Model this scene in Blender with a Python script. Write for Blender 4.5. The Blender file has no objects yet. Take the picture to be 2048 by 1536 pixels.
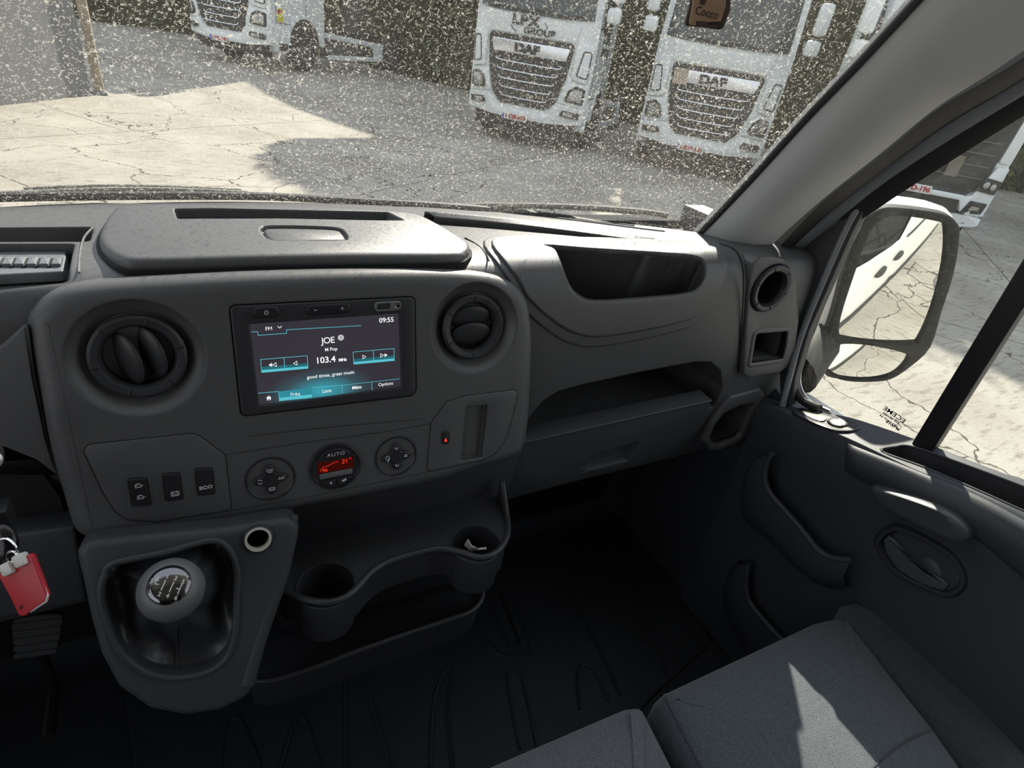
import bpy, bmesh, math, random
from mathutils import Vector, Matrix
random.seed(4)
S = bpy.context.scene
COL = S.collection
H = 1.95                      # camera height above the yard; everything below is measured from the camera

# ------------------------------------------------------------------ camera
F_PX, HY, ROLL, YAW = 1150.0, 68.0, math.radians(9.65), math.radians(32.0)
_th = math.atan2((768 - HY) * math.cos(ROLL), F_PX)
CF = Vector((math.sin(YAW) * math.cos(_th), math.cos(YAW) * math.cos(_th), -math.sin(_th)))
_R0 = Vector((math.cos(YAW), -math.sin(YAW), 0)); _U0 = _R0.cross(CF)
CR = _R0 * math.cos(ROLL) + _U0 * math.sin(ROLL)
CU = -_R0 * math.sin(ROLL) + _U0 * math.cos(ROLL)
cam_d = bpy.data.cameras.new('camera'); cam = bpy.data.objects.new('camera', cam_d); COL.objects.link(cam)
cam_d.sensor_width = 36; cam_d.lens = F_PX / 2048 * 36; cam_d.clip_start = .02; cam_d.clip_end = 500
m = Matrix((CR, CU, -CF)).transposed().to_4x4(); m.translation = (0, 0, H); cam.matrix_world = m
S.camera = cam
S.view_settings.view_transform = 'Standard'; S.view_settings.look = 'None'
S.view_settings.exposure = 0.1; S.view_settings.gamma = 1.0; S.view_settings.use_curve_mapping = False
S.cycles.max_bounces = 8; S.cycles.transparent_max_bounces = 24
S.cycles.caustics_reflective = False; S.cycles.caustics_refractive = False
S.cycles.sample_clamp_indirect = 4.0
S.cycles.use_denoising = True

# ------------------------------------------------------------------ sky and sun
SUN_AZ, SUN_EL = math.radians(40), math.radians(37)
w = bpy.data.worlds.new('sky'); S.world = w; w.use_nodes = True
nt = w.node_tree; nt.nodes.clear()
wo = nt.nodes.new('ShaderNodeOutputWorld'); bg = nt.nodes.new('ShaderNodeBackground')
tc = nt.nodes.new('ShaderNodeTexCoord'); sp = nt.nodes.new('ShaderNodeSeparateXYZ'); cr = nt.nodes.new('ShaderNodeValToRGB')
nt.links.new(tc.outputs['Generated'], sp.inputs[0]); nt.links.new(sp.outputs['Z'], cr.inputs[0])
cr.color_ramp.elements[0].position = 0.0; cr.color_ramp.elements[0].color = (.88, .88, .87, 1)
cr.color_ramp.elements[1].position = .8; cr.color_ramp.elements[1].color = (.70, .77, .89, 1)
nt.links.new(cr.outputs[0], bg.inputs['Color']); bg.inputs['Strength'].default_value = 1.25
nt.links.new(bg.outputs[0], wo.inputs[0])
sd = bpy.data.lights.new('sun', 'SUN'); sd.energy = 8.6; sd.color = (1, .93, .80); sd.angle = math.radians(.6)
SUN = Vector((math.sin(SUN_AZ) * math.cos(SUN_EL), math.cos(SUN_AZ) * math.cos(SUN_EL), math.sin(SUN_EL)))
so = bpy.data.objects.new('sun', sd); COL.objects.link(so)
so.rotation_euler = SUN.to_track_quat('Z', 'Y').to_euler(); so.location = (0, 0, 12)

# ------------------------------------------------------------------ measuring helpers (photo pixel -> point on a real plane)
def ray(px, py): return (CR * (px - 1024) - CU * (py - 768) + CF * F_PX).normalized()
def hit(px, py, P, N):
    v = ray(px, py); return v * (Vector(P).dot(Vector(N)) / v.dot(Vector(N)))
def PX(px, py, x): return hit(px, py, (x, 0, 0), (1, 0, 0))
def PY(px, py, y): return hit(px, py, (0, y, 0), (0, 1, 0))
def PZ(px, py, z): return hit(px, py, (0, 0, z), (0, 0, 1))
class Fr:
    def __init__(s, o, u, v):
        s.o = Vector(o); s.u = Vector(u).normalized(); v = Vector(v); s.v = (v - s.u * v.dot(s.u)).normalized(); s.n = s.u.cross(s.v)
    def uv(s, px, py, w=0):
        d = hit(px, py, s.o + s.n * w, s.n) - s.o; return Vector((d.dot(s.u), d.dot(s.v)))
    def uvs(s, pts, w=0): return [s.uv(p[0], p[1], w) for p in pts]
    def p(s, u, v, w=0): return s.o + s.u * u + s.v * v + s.n * w
    def sub(s, px, py, w=0):
        q = s.uv(px, py, w); return Fr(s.p(q.x, q.y, w), s.u, s.v)
def spline(pts, closed=False, n=6):
    pts = [Vector(p) for p in pts]; N = len(pts); out = []
    for i in range(N if closed else N - 1):
        g = lambda k: pts[k % N] if closed else pts[max(0, min(N - 1, k))]
        a, b, c, d = g(i - 1), g(i), g(i + 1), g(i + 2)
        for k in range(n):
            t = k / n
            out.append(.5 * ((2 * b) + (c - a) * t + (2 * a - 5 * b + 4 * c - d) * t * t + (3 * b - a - 3 * c + d) * t ** 3))
    if not closed: out.append(pts[-1])
    return out
def area2(p): return sum(p[i].x * p[(i + 1) % len(p)].y - p[(i + 1) % len(p)].x * p[i].y for i in range(len(p))) / 2
def ccw(p):
    p = [Vector((q[0], q[1])) for q in p]
    return p if area2(p) > 0 else p[::-1]
def fillet(pts, r, seg=5):
    pts = ccw(pts); N = len(pts); out = []
    for i in range(N):
        rr = r[i % len(r)] if isinstance(r, (list, tuple)) else r
        a, b, c = pts[i - 1], pts[i], pts[(i + 1) % N]
        d1 = (a - b); d2 = (c - b); l1, l2 = d1.length, d2.length
        d1 /= l1; d2 /= l2
        ang = d1.angle(d2)
        if rr <= 0 or ang > 3.05: out.append(b.copy()); continue
        t = min(rr / math.tan(ang / 2), l1 * .48, l2 * .48)
        p1, p2 = b + d1 * t, b + d2 * t
        for k in range(seg + 1):
            s = k / seg; out.append((1 - s) ** 2 * p1 + 2 * s * (1 - s) * b + s * s * p2)
    return out
def rrect(w, h, r, cx=0, cy=0, seg=5):
    return fillet([(cx - w / 2, cy - h / 2), (cx + w / 2, cy - h / 2), (cx + w / 2, cy + h / 2), (cx - w / 2, cy + h / 2)], r, seg)
def circ(r, n=40, cx=0, cy=0, ry=None): return [Vector((cx + r * math.cos(2 * math.pi * k / n), cy + (ry or r) * math.sin(2 * math.pi * k / n))) for k in range(n)]
def inset(p, d):
    N = len(p); out = []
    for i in range(N):
        e1 = (p[i] - p[i - 1]); e2 = (p[(i + 1) % N] - p[i])
        if e1.length < 1e-9: e1 = e2
        if e2.length < 1e-9: e2 = e1
        n1 = Vector((-e1.y, e1.x)).normalized(); n2 = Vector((-e2.y, e2.x)).normalized()
        n = n1 + n2
        n = n1 if n.length < 1e-6 else n.normalized()
        k = max(.5, n.dot(n1)); out.append(p[i] + n * (d / k))
    return out

# ------------------------------------------------------------------ mesh builder
class MB:
    def __init__(s): s.bm = bmesh.new(); s.mats = []
    def mi(s, m):
        if m not in s.mats: s.mats.append(m)
        return s.mats.index(m)
    def face(s, vs, k):
        try: f = s.bm.faces.new(vs); f.material_index = k; f.smooth = True; return f
        except ValueError: return None
    def ring(s, pts): return [s.bm.verts.new(p) for p in pts]
    def bridge(s, a, b, k, closed=True):
        n = len(a)
        for i in range(n if closed else n - 1):
            j = (i + 1) % n; s.face([a[i], a[j], b[j], b[i]], k)
    def fill(s, loops, k, flip=False):
        if len(loops) == 1:
            f = s.face(loops[0][::-1] if flip else loops[0], k)
            if f: f.smooth = False
            return
        es = []
        for l in loops:
            for i in range(len(l)):
                e = s.bm.edges.get((l[i], l[(i + 1) % len(l)])) or s.bm.edges.new((l[i], l[(i + 1) % len(l)])); es.append(e)
        r = bmesh.ops.triangle_fill(s.bm, edges=es, use_beauty=True)
        for f in r['geom']:
            if isinstance(f, bmesh.types.BMFace): f.material_index = k; f.smooth = False
    def slab(s, fr, out, w0, w1, mat, holes=(), bev=0.0, seg=3, back=True):
        """flat piece with thickness in frame fr, rounded front edges, open holes"""
        k = s.mi(mat); out = ccw(out); steps = [0.0] if bev <= 0 else [i / seg for i in range(seg + 1)]
        def loops(o, sign):
            rs = []
            if back: rs.append(s.ring([fr.p(q.x, q.y, w0) for q in o]))
            for t in steps:
                a = t * math.pi / 2; d = bev * (1 - math.cos(a)); h = bev * (1 - math.sin(a))
                oo = inset(o, sign * d) if d > 0 else o
                rs.append(s.ring([fr.p(q.x, q.y, w1 - h) for q in oo]))
            for a_, b_ in zip(rs, rs[1:]): s.bridge(a_, b_, k)
            return rs
        L = [loops(out, 1)] + [loops(ccw(h)[::-1], 1) for h in holes]
        s.fill([l[-1] for l in L], k)
        if back: s.fill([l[0] for l in L], k, True)
    def tube(s, pts, r, mat, seg=10, closed=False, cap=True, flat=1.0, up=None):
        k = s.mi(mat); pts = [Vector(p) for p in pts]; N = len(pts); rings = []; nrm = None
        for i in range(N):
            a = pts[i - 1] if (i or closed) else pts[i]; b = pts[(i + 1) % N] if (i < N - 1 or closed) else pts[i]
            t = (b - a).normalized()
            if up is not None: nrm = Vector(up)
            if nrm is None: nrm = t.orthogonal()
            nrm = (nrm - t * nrm.dot(t)).normalized(); bn = t.cross(nrm)
            rr = r[i] if isinstance(r, (list, tuple)) else r
            rings.append(s.ring([pts[i] + nrm * rr * flat * math.cos(2 * math.pi * q / seg) + bn * rr * math.sin(2 * math.pi * q / seg) for q in range(seg)]))
        for a, b in zip(rings, rings[1:]): s.bridge(a, b, k)
        if closed: s.bridge(rings[-1], rings[0], k)
        elif cap: s.face(rings[0][::-1], k); s.face(rings[-1], k)
    def lathe(s, o, axis, prof, mat, seg=40, closed=False, up=None, sy=1.0):
        """prof = [(radius, height along axis)]"""
        k = s.mi(mat); ax = Vector(axis).normalized(); u = Vector(up) if up is not None else ax.orthogonal()
        u = (u - ax * u.dot(ax)).normalized(); v = ax.cross(u); o = Vector(o); rings = []
        for r, h in prof:
            if r < 1e-7: rings.append([s.bm.verts.new(o + ax * h)])
            else: rings.append(s.ring([o + ax * h + (u * math.cos(2 * math.pi * q / seg) + v * sy * math.sin(2 * math.pi * q / seg)) * r for q in range(seg)]))
        pr = list(zip(rings, rings[1:])) + ([(rings[-1], rings[0])] if closed else [])
        for a, b in pr:
            if len(a) == 1 and len(b) == 1: continue
            if len(a) == 1:
                for i in range(seg): s.face([a[0], b[(i + 1) % seg], b[i]][::-1] if False else [a[0], b[i], b[(i + 1) % seg]], k)
            elif len(b) == 1:
                for i in range(seg): s.face([a[i], a[(i + 1) % seg], b[0]], k)
            else: s.bridge(a, b, k)
    def box(s, c, size, mat, bev=0.0, R=None, seg=2):
        k = s.mi(mat); b2 = bmesh.new(); bmesh.ops.create_cube(b2, size=1)
        for v in b2.verts: v.co = Vector((v.co.x * size[0], v.co.y * size[1], v.co.z * size[2]))
        if bev: bmesh.ops.bevel(b2, geom=list(b2.edges), offset=bev, segments=seg, profile=.5, affect='EDGES')
        s.join(b2, k, (Matrix.Translation(Vector(c)) @ (R.to_4x4() if R else Matrix.Identity(4))))
    def ball(s, c, size, mat, R=None, seg=24):
        k = s.mi(mat); b2 = bmesh.new(); bmesh.ops.create_uvsphere(b2, u_segments=seg, v_segments=seg // 2, radius=1)
        for v in b2.verts: v.co = Vector((v.co.x * size[0], v.co.y * size[1], v.co.z * size[2]))
        s.join(b2, k, (Matrix.Translation(Vector(c)) @ (R.to_4x4() if R else Matrix.Identity(4))))
    def join(s, b2, k, M):
        mp = {v: s.bm.verts.new(M @ v.co) for v in b2.verts}
        for f in b2.faces: s.face([mp[v] for v in f.verts], k)
        b2.free()
    def grid(s, rows, mat, thick=0.0, closed=False, flip=False):
        k = s.mi(mat); R = [s.ring(r) for r in rows]
        for a, b in zip(R, R[1:]): s.bridge(a, b, k, closed)
        if thick:
            s.bm.normal_update(); R2 = []
            for r in R: R2.append([s.bm.verts.new(v.co - v.normal * thick) for v in r])
            for a, b in zip(R2, R2[1:]): s.bridge(b, a, k, closed)
            s.bridge(R2[0], R[0], k, closed); s.bridge(R[-1], R2[-1], k, closed)
            if not closed:
                s.bridge([r[0] for r in R], [r[0] for r in R2], k, False); s.bridge([r[-1] for r in R2], [r[-1] for r in R], k, False)
    def quad(s, pts, mat): s.face(s.ring(pts), s.mi(mat))
    def line(s, fr, a, b, wid, w, mat, th=.0002):
        a = Vector(a); b = Vector(b); d = (b - a).normalized(); n = Vector((-d.y, d.x)) * wid / 2; d = d * wid / 2
        s.slab(fr, [a - d - n, b + d - n, b + d + n, a - d + n], w - th, w, mat)
    def ribbon(s, fr, uv, wid, w, mat, closed=True, th=.0004):
        uv = [Vector(q) for q in uv]; N = len(uv); k = s.mi(mat); rings = []
        for i in range(N):
            a = uv[i - 1] if (i or closed) else uv[i]; b = uv[(i + 1) % N] if (i < N - 1 or closed) else uv[i]
            d = (b - a).normalized(); n = Vector((-d.y, d.x)) * wid / 2; p, q = uv[i] + n, uv[i] - n
            rings.append(s.ring([fr.p(p.x, p.y, w - th), fr.p(p.x, p.y, w), fr.p(q.x, q.y, w), fr.p(q.x, q.y, w - th)]))
        for a, b in zip(rings, rings[1:] + ([rings[0]] if closed else [])): s.bridge(a, b, k)
        if not closed: s.face(rings[0], k); s.face(rings[-1][::-1], k)
    def text(s, fr, t, uv, size, w, mat, align='CENTER', ext=.0001, bold=0.0, sx=1.0, shear=0.0, sp=1.0, ang=0.0):
        cu = bpy.data.curves.new('t', 'FONT'); cu.body = t; cu.size = size; cu.extrude = ext; cu.align_x = align; cu.align_y = 'CENTER'
        cu.offset = bold; cu.shear = shear; cu.space_character = sp; cu.resolution_u = 4
        ob = bpy.data.objects.new('t', cu); COL.objects.link(ob)
        dg = bpy.context.evaluated_depsgraph_get(); me = bpy.data.meshes.new_from_object(ob.evaluated_get(dg))
        k = s.mi(mat); ca, sa = math.cos(ang), math.sin(ang); vs = []
        for v in me.vertices:
            x, y = v.co.x * sx, v.co.y
            vs.append(s.bm.verts.new(fr.p(uv[0] + x * ca - y * sa, uv[1] + x * sa + y * ca, w + v.co.z)))
        for p in me.polygons:
            f = s.face([vs[i] for i in p.vertices], k)
            if f: f.smooth = False
        bpy.data.objects.remove(ob); bpy.data.curves.remove(cu); bpy.data.meshes.remove(me)
    def build(s, name, parent=None, sharp=38, recalc=True):
        if recalc: bmesh.ops.recalc_face_normals(s.bm, faces=s.bm.faces[:])
        me = bpy.data.meshes.new(name); base = Vector((0, 0, 0)); q = parent
        while q is not None: base += q.location; q = q.parent
        vs = s.bm.verts
        if len(vs):
            lo = Vector([min(v.co[i] for v in vs) for i in range(3)]); hi = Vector([max(v.co[i] for v in vs) for i in range(3)])
            c = (lo + hi) / 2
            if parent is None: c.z = lo.z
            for v in vs: v.co -= c
        else: c = Vector((0, 0, 0))
        s.bm.to_mesh(me); s.bm.free()
        for mt in s.mats: me.materials.append(mt)
        me.set_sharp_from_angle(angle=math.radians(sharp))
        o = bpy.data.objects.new(name, me); COL.objects.link(o); o.parent = parent; o.location = c - base
        return o
TOP = []
def tag(o, label=None, cat=None, group=None, kind=None):
    if label: o['label'] = label
    if cat: o['category'] = cat
    if group: o['group'] = group
    if kind: o['kind'] = kind
    return o
def thing(name, loc, label, cat, group=None, kind=None):
    o = bpy.data.objects.new(name, None); COL.objects.link(o); o.location = Vector(loc); o.empty_display_size = .05
    return tag(o, label, cat, group, kind)
def boolean(o, cutters, op='DIFFERENCE', sharp=30):
    for c in cutters:
        md = o.modifiers.new('b', 'BOOLEAN'); md.operation = op; md.object = c; md.solver = 'EXACT'
        bpy.context.view_layer.update()
        dg = bpy.context.evaluated_depsgraph_get(); me = bpy.data.meshes.new_from_object(o.evaluated_get(dg))
        o.modifiers.clear(); old = o.data; o.data = me; bpy.data.meshes.remove(old)
        bpy.data.objects.remove(c)
    o.data.set_sharp_from_angle(angle=math.radians(sharp))
    return o

from mathutils.bvhtree import BVHTree
def total_loc(o):
    v = Vector((0, 0, 0))
    while o is not None: v += o.location; o = o.parent
    return v
class Surf:
    def __init__(s, o):
        l = total_loc(o); s.t = BVHTree.FromPolygons([v.co + l for v in o.data.vertices], [list(p.vertices) for p in o.data.polygons])
    def hit(s, px, py):
        d = ray(px, py); co, n, i, ds = s.t.ray_cast(Vector((0, 0, 0)), d)
        if co is None: return None, None
        return co, (n if n.dot(d) < 0 else -n)
def bump_on(g, sf, out, prof, m, nrm=None):
    """raised patch that follows a surface: outline in photo pixels, prof = [(scale, height)]"""
    k = g.mi(m); c = sum(out, Vector((0, 0))) / len(out); prev = None; last_n = Vector(nrm) if nrm else None; lc = None
    for sc_, h in prof:
        r = []
        for q in out:
            p, n = sf.hit(c.x + (q.x - c.x) * sc_, c.y + (q.y - c.y) * sc_)
            if p is None: p, n = lc, last_n
            if nrm is not None: n = Vector(nrm).normalized()
            lc, last_n = p, n; r.append(g.bm.verts.new(p + n * h))
        if prev: g.bridge(prev, r, k)
        prev = r
    g.face(prev, k)

# ------------------------------------------------------------------ materials
def mat(name, col, rough=.5, metal=0.0, bump=None, bevel=0.0, spec=.5, var=None, coat=0.0, emit=None, es=1.0, sheen=0.0, wave=None):
    m = bpy.data.materials.new(name); m.use_nodes = True; nt = m.node_tree; b = nt.nodes['Principled BSDF']; L = nt.links.new
    b.inputs['Base Color'].default_value = (*col, 1); b.inputs['Roughness'].default_value = rough; b.inputs['Metallic'].default_value = metal
    b.inputs['Specular IOR Level'].default_value = spec; b.inputs['Coat Weight'].default_value = coat
    if sheen: b.inputs['Sheen Weight'].default_value = sheen
    if emit: b.inputs['Emission Color'].default_value = (*emit, 1); b.inputs['Emission Strength'].default_value = es
    tc = nt.nodes.new('ShaderNodeTexCoord'); last = None
    if var:
        n = nt.nodes.new('ShaderNodeTexNoise'); n.inputs['Scale'].default_value = var[0]; n.inputs['Detail'].default_value = 5
        r = nt.nodes.new('ShaderNodeValToRGB'); L(tc.outputs['Object'], n.inputs['Vector']); L(n.outputs['Fac'], r.inputs[0])
        r.color_ramp.elements[0].position = .3; r.color_ramp.elements[1].position = .7
        r.color_ramp.elements[0].color = (*col, 1); r.color_ramp.elements[1].color = (*var[1], 1); L(r.outputs[0], b.inputs['Base Color'])
    if bevel:
        bv = nt.nodes.new('ShaderNodeBevel'); bv.samples = 4; bv.inputs['Radius'].default_value = bevel; last = bv.outputs[0]
    if bump:
        n = nt.nodes.new('ShaderNodeTexNoise'); n.inputs['Scale'].default_value = bump[0]; n.inputs['Detail'].default_value = 2
        L(tc.outputs['Object'], n.inputs['Vector']); bp = nt.nodes.new('ShaderNodeBump'); bp.inputs['Strength'].default_value = bump[1]; bp.inputs['Distance'].default_value = bump[2]
        L(n.outputs['Fac'], bp.inputs['Height'])
        if last: L(last, bp.inputs['Normal'])
        last = bp.outputs[0]
    if wave:
        wv = nt.nodes.new('ShaderNodeTexWave'); wv.bands_direction = 'DIAGONAL'; wv.inputs['Scale'].default_value = wave[0]; L(tc.outputs['Object'], wv.inputs['Vector'])
        mp = nt.nodes.new('ShaderNodeMapping'); mp.inputs['Scale'].default_value = wave[3] if len(wave) > 3 else (1, 1, 1)
        L(tc.outputs['Object'], mp.inputs['Vector']); L(mp.outputs[0], wv.inputs['Vector'])
        bp = nt.nodes.new('ShaderNodeBump'); bp.inputs['Strength'].default_value = wave[1]; bp.inputs['Distance'].default_value = wave[2]
        L(wv.outputs['Fac'], bp.inputs['Height'])
        if last: L(last, bp.inputs['Normal'])
        last = bp.outputs[0]
    if last: L(last, b.inputs['Normal'])
    return m
DASH = mat('grained_dash_plastic', (.093, .094, .098), .42, bump=(900, .35, .0006), bevel=.004, spec=.55)
PAD = mat('ribbed_dash_top_plastic', (.094, .095, .100), .38, bump=(1200, .15, .0005), bevel=.004, spec=.6, wave=(210, .35, .0005, (1, -1.6, 1)))
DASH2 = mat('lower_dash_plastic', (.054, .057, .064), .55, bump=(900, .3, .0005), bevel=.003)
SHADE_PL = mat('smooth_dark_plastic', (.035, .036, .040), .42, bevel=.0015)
BLACK = mat('black_plastic', (.014, .014, .016), .45)
GLOSS = mat('gloss_black', (.012, .012, .014), .18)
GROOVE = mat('dark_gap', (.008, .008, .009), .8)
DOORP = mat('door_plastic', (.050, .054, .064), .55, bump=(800, .3, .0005), bevel=.004)
PILLAR = mat('pillar_plastic', (.56, .565, .57), .5, bump=(600, .25, .0004), bevel=.003)
PILLD = mat('seal_rubber', (.02, .02, .022), .55)
METG = mat('painted_frame_metal', (.30, .31, .33), .35, metal=.3)
RUBBER = mat('rubber_mat', (.020, .023, .028), .6, bump=(300, .3, .0008), var=(14, (.028, .031, .037)))
LEATHER = mat('gaiter_leather', (.045, .047, .054), .36, bump=(60, .4, .003))
KNOB = mat('grey_knob_plastic', (.16, .165, .17), .38, bump=(900, .4, .0004))
CHROME = mat('chrome', (.80, .80, .80), .12, metal=1)
STEEL = mat('brushed_steel', (.55, .54, .52), .3, metal=1)
WHITEP = mat('white_paint', (.66, .70, .70), .35, bump=(3, .1, .01))
VANW = mat('van_white_paint', (.80, .80, .78), .3, coat=.3)
INK_W = mat('white_marking', (.75, .75, .75), .5)
RED = mat('red_tag_plastic', (.55, .02, .035), .35)
CLEARP = mat('clear_buckle', (.75, .74, .70), .2)
TEXTBLK = mat('black_lettering', (.02, .02, .025), .6)
def emis(name, c, s=1.0):
    m = bpy.data.materials.new(name); m.use_nodes = True; nt = m.node_tree; nt.nodes.remove(nt.nodes['Principled BSDF'])
    e = nt.nodes.new('ShaderNodeEmission'); e.inputs[0].default_value = (*c, 1); e.inputs[1].default_value = s
    nt.links.new(e.outputs[0], nt.nodes['Material Output'].inputs[0]); return m
E_W = emis('lit_white', (.85, .87, .88), 1.0); E_C = emis('lit_cyan', (.10, .50, .58), 1.0); E_CD = emis('lit_teal', (.02, .13, .16), 1.0)
E_R = emis('lit_red', (.9, .04, .02), 1.0); E_RD = emis('lcd_dark_red', (.035, .003, .002), 1.0); E_S = emis('soft_backlight', (.50, .50, .50), 1.0)
def fabric(name, c1, c2, sc=620):
    m = bpy.data.materials.new(name); m.use_nodes = True; nt = m.node_tree; b = nt.nodes['Principled BSDF']; L = nt.links.new
    b.inputs['Roughness'].default_value = .9; b.inputs['Specular IOR Level'].default_value = .2; b.inputs['Sheen Weight'].default_value = .3
    tc = nt.nodes.new('ShaderNodeTexCoord'); mp = nt.nodes.new('ShaderNodeMapping'); mp.inputs['Rotation'].default_value = (0, 0, .5)
    v = nt.nodes.new('ShaderNodeTexVoronoi'); v.inputs['Scale'].default_value = sc; v.inputs['Randomness'].default_value = .8
    L(tc.outputs['Object'], mp.inputs[0]); L(mp.outputs[0], v.inputs['Vector'])
    r = nt.nodes.new('ShaderNodeValToRGB'); r.color_ramp.elements[0].position = .25; r.color_ramp.elements[1].position = .7
    r.color_ramp.elements[0].color = (*c2, 1); r.color_ramp.elements[1].color = (*c1, 1); L(v.outputs['Distance'], r.inputs[0]); L(r.outputs[0], b.inputs['Base Color'])
    bp = nt.nodes.new('ShaderNodeBump'); bp.inputs['Strength'].default_value = .5; bp.inputs['Distance'].default_value = .001; bp.invert = True
    L(v.outputs['Distance'], bp.inputs['Height'])
    n = nt.nodes.new('ShaderNodeTexNoise'); n.inputs['Scale'].default_value = 9; L(tc.outputs['Object'], n.inputs['Vector'])
    b3 = nt.nodes.new('ShaderNodeBump'); b3.inputs['Strength'].default_value = .12; b3.inputs['Distance'].default_value = .006
    L(n.outputs['Fac'], b3.inputs['Height']); L(b3.outputs[0], bp.inputs['Normal']); L(bp.outputs[0], b.inputs['Normal']); return m
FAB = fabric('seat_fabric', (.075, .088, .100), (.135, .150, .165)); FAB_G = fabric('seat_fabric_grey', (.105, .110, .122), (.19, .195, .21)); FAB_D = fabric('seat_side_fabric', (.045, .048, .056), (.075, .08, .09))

# dirty glass
def glass(name, dirt, haze, scale=1.0):
    m = bpy.data.materials.new(name); m.use_nodes = True; nt = m.node_tree; L = nt.links.new; N = nt.nodes.new
    nt.nodes.remove(nt.nodes['Principled BSDF']); out = nt.nodes['Material Output']
    def math_(op, a, b=None, clamp=False):
        q = N('ShaderNodeMath'); q.operation = op; q.use_clamp = clamp
        for i, x in enumerate((a, b)):
            if x is None: continue
            if isinstance(x, (int, float)): q.inputs[i].default_value = x
            else: L(x, q.inputs[i])
        return q.outputs[0]
    tc = N('ShaderNodeTexCoord'); P = tc.outputs['Object']
    def noise(sc, det=2): n = N('ShaderNodeTexNoise'); n.inputs['Scale'].default_value = sc; n.inputs['Detail'].default_value = det; L(P, n.inputs['Vector']); return n
    # warp coordinates so the cell edges become curly
    wn = noise(150 * scale, 2); vm = N('ShaderNodeVectorMath'); vm.operation = 'MULTIPLY_ADD'; L(wn.outputs['Color'], vm.inputs[0]); vm.inputs[1].default_value = (.012,) * 3; L(P, vm.inputs[2])
    def squig(sc, thr, cut):
        v = N('ShaderNodeTexVoronoi'); v.feature = 'DISTANCE_TO_EDGE'; v.inputs['Scale'].default_value = sc; L(vm.outputs[0], v.inputs['Vector'])
        edge = math_('LESS_THAN', v.outputs['Distance'], thr)
        n = noise(sc * 1.7, 1); br = math_('GREATER_THAN', n.outputs['Fac'], cut); return math_('MULTIPLY', edge, br)
    a = squig(135 * scale, .036, .55); b = squig(210 * scale, .045, .58)
    dots = N('ShaderNodeTexVoronoi'); dots.inputs['Scale'].default_value = 130 * scale; L(P, dots.inputs['Vector'])
    sepc = N('ShaderNodeSeparateColor'); L(dots.outputs['Color'], sepc.inputs[0])
    dd = math_('MULTIPLY', math_('LESS_THAN', dots.outputs['Distance'], .22), math_('GREATER_THAN', sepc.outputs[0], .90))
    msk = math_('MAXIMUM', math_('MAXIMUM', a, b), dd)
    big = noise(3.2, 3); dens = math_('MULTIPLY_ADD', big.outputs['Fac'], 1.2, ); 
    dens.node.inputs[2].default_value = .25
    sx = N('ShaderNodeSeparateXYZ'); L(P, sx.inputs[0])
    grad = math_('MULTIPLY_ADD', sx.outputs['Z'], 1.4, ); grad.node.inputs[2].default_value = .85; grad.node.use_clamp = True
    fac = math_('MULTIPLY', math_('MULTIPLY', msk, dens, True), grad, True)
    fac = math_('MULTIPLY', fac, dirt)
    hz = noise(5, 4); hazef = math_('MULTIPLY', math_('MULTIPLY', hz.outputs['Fac'], 2.0), haze)
    tr = N('ShaderNodeBsdfTransparent'); tr.inputs[0].default_value = (.97, .985, .98, 1)
    df = N('ShaderNodeBsdfDiffuse'); df.inputs[0].default_value = (.62, .60, .54, 1); tl = N('ShaderNodeBsdfTranslucent'); tl.inputs[0].default_value = (.62, .60, .54, 1)
    mx = N('ShaderNodeMixShader'); mx.inputs[0].default_value = .5; L(df.outputs[0], mx.inputs[1]); L(tl.outputs[0], mx.inputs[2])
    gl = N('ShaderNodeBsdfGlossy'); gl.inputs['Roughness'].default_value = .02; gl.inputs[0].default_value = (1, 1, 1, 1)
    m1 = N('ShaderNodeMixShader'); L(math_('MAXIMUM', fac, hazef), m1.inputs[0]); L(tr.outputs[0], m1.inputs[1]); L(mx.outputs[0], m1.inputs[2])
    m2 = N('ShaderNodeMixShader'); m2.inputs[0].default_value = .03; L(m1.outputs[0], m2.inputs[1]); L(gl.outputs[0], m2.inputs[2])
    L(m2.outputs[0], out.inputs[0]); return m
WSG = glass('dirty_windscreen_glass', .72, .045)
SDG = glass('dusty_side_glass', .05, .012, .8)
DARKG = mat('truck_dark_glass', (.03, .045, .05), .12, spec=.6)

# ================================================================== THE CAB SHELL (setting)
def yb(x): return .925 - .45 * min(abs(x - .12), .68) ** 2           # windscreen base, seen from above
FLZ = -1.15
def struct(o, **k): return tag(o, kind='structure', **k)
# windscreen
g = MB(); rows = []
for i in range(13):
    s = -.02 + .80 * i / 12
    rows.append([Vector((x, yb(x) - .62 * s, -.272 + s)) for x in [-.92 + 1.84 * k / 40 for k in range(41)]])
g.grid(rows, WSG); ws = struct(g.build('window_1', recalc=False))
# door window glass
DXF = Fr((.975, .55, -.5), (.12, -1, 0), (0, 0, 1))      # inner door plane: u rearwards, v up, n into the cab
GX = Fr((1.015, .55, -.5), (.12, -1, 0), (-.06, 0, 1))   # window glass plane
g = MB(); g.slab(GX, [(-.10, -.12), (.95, -.12), (.95, .80), (-.10, .80)], -.004, 0, SDG); sw = struct(g.build('window_2'))
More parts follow.
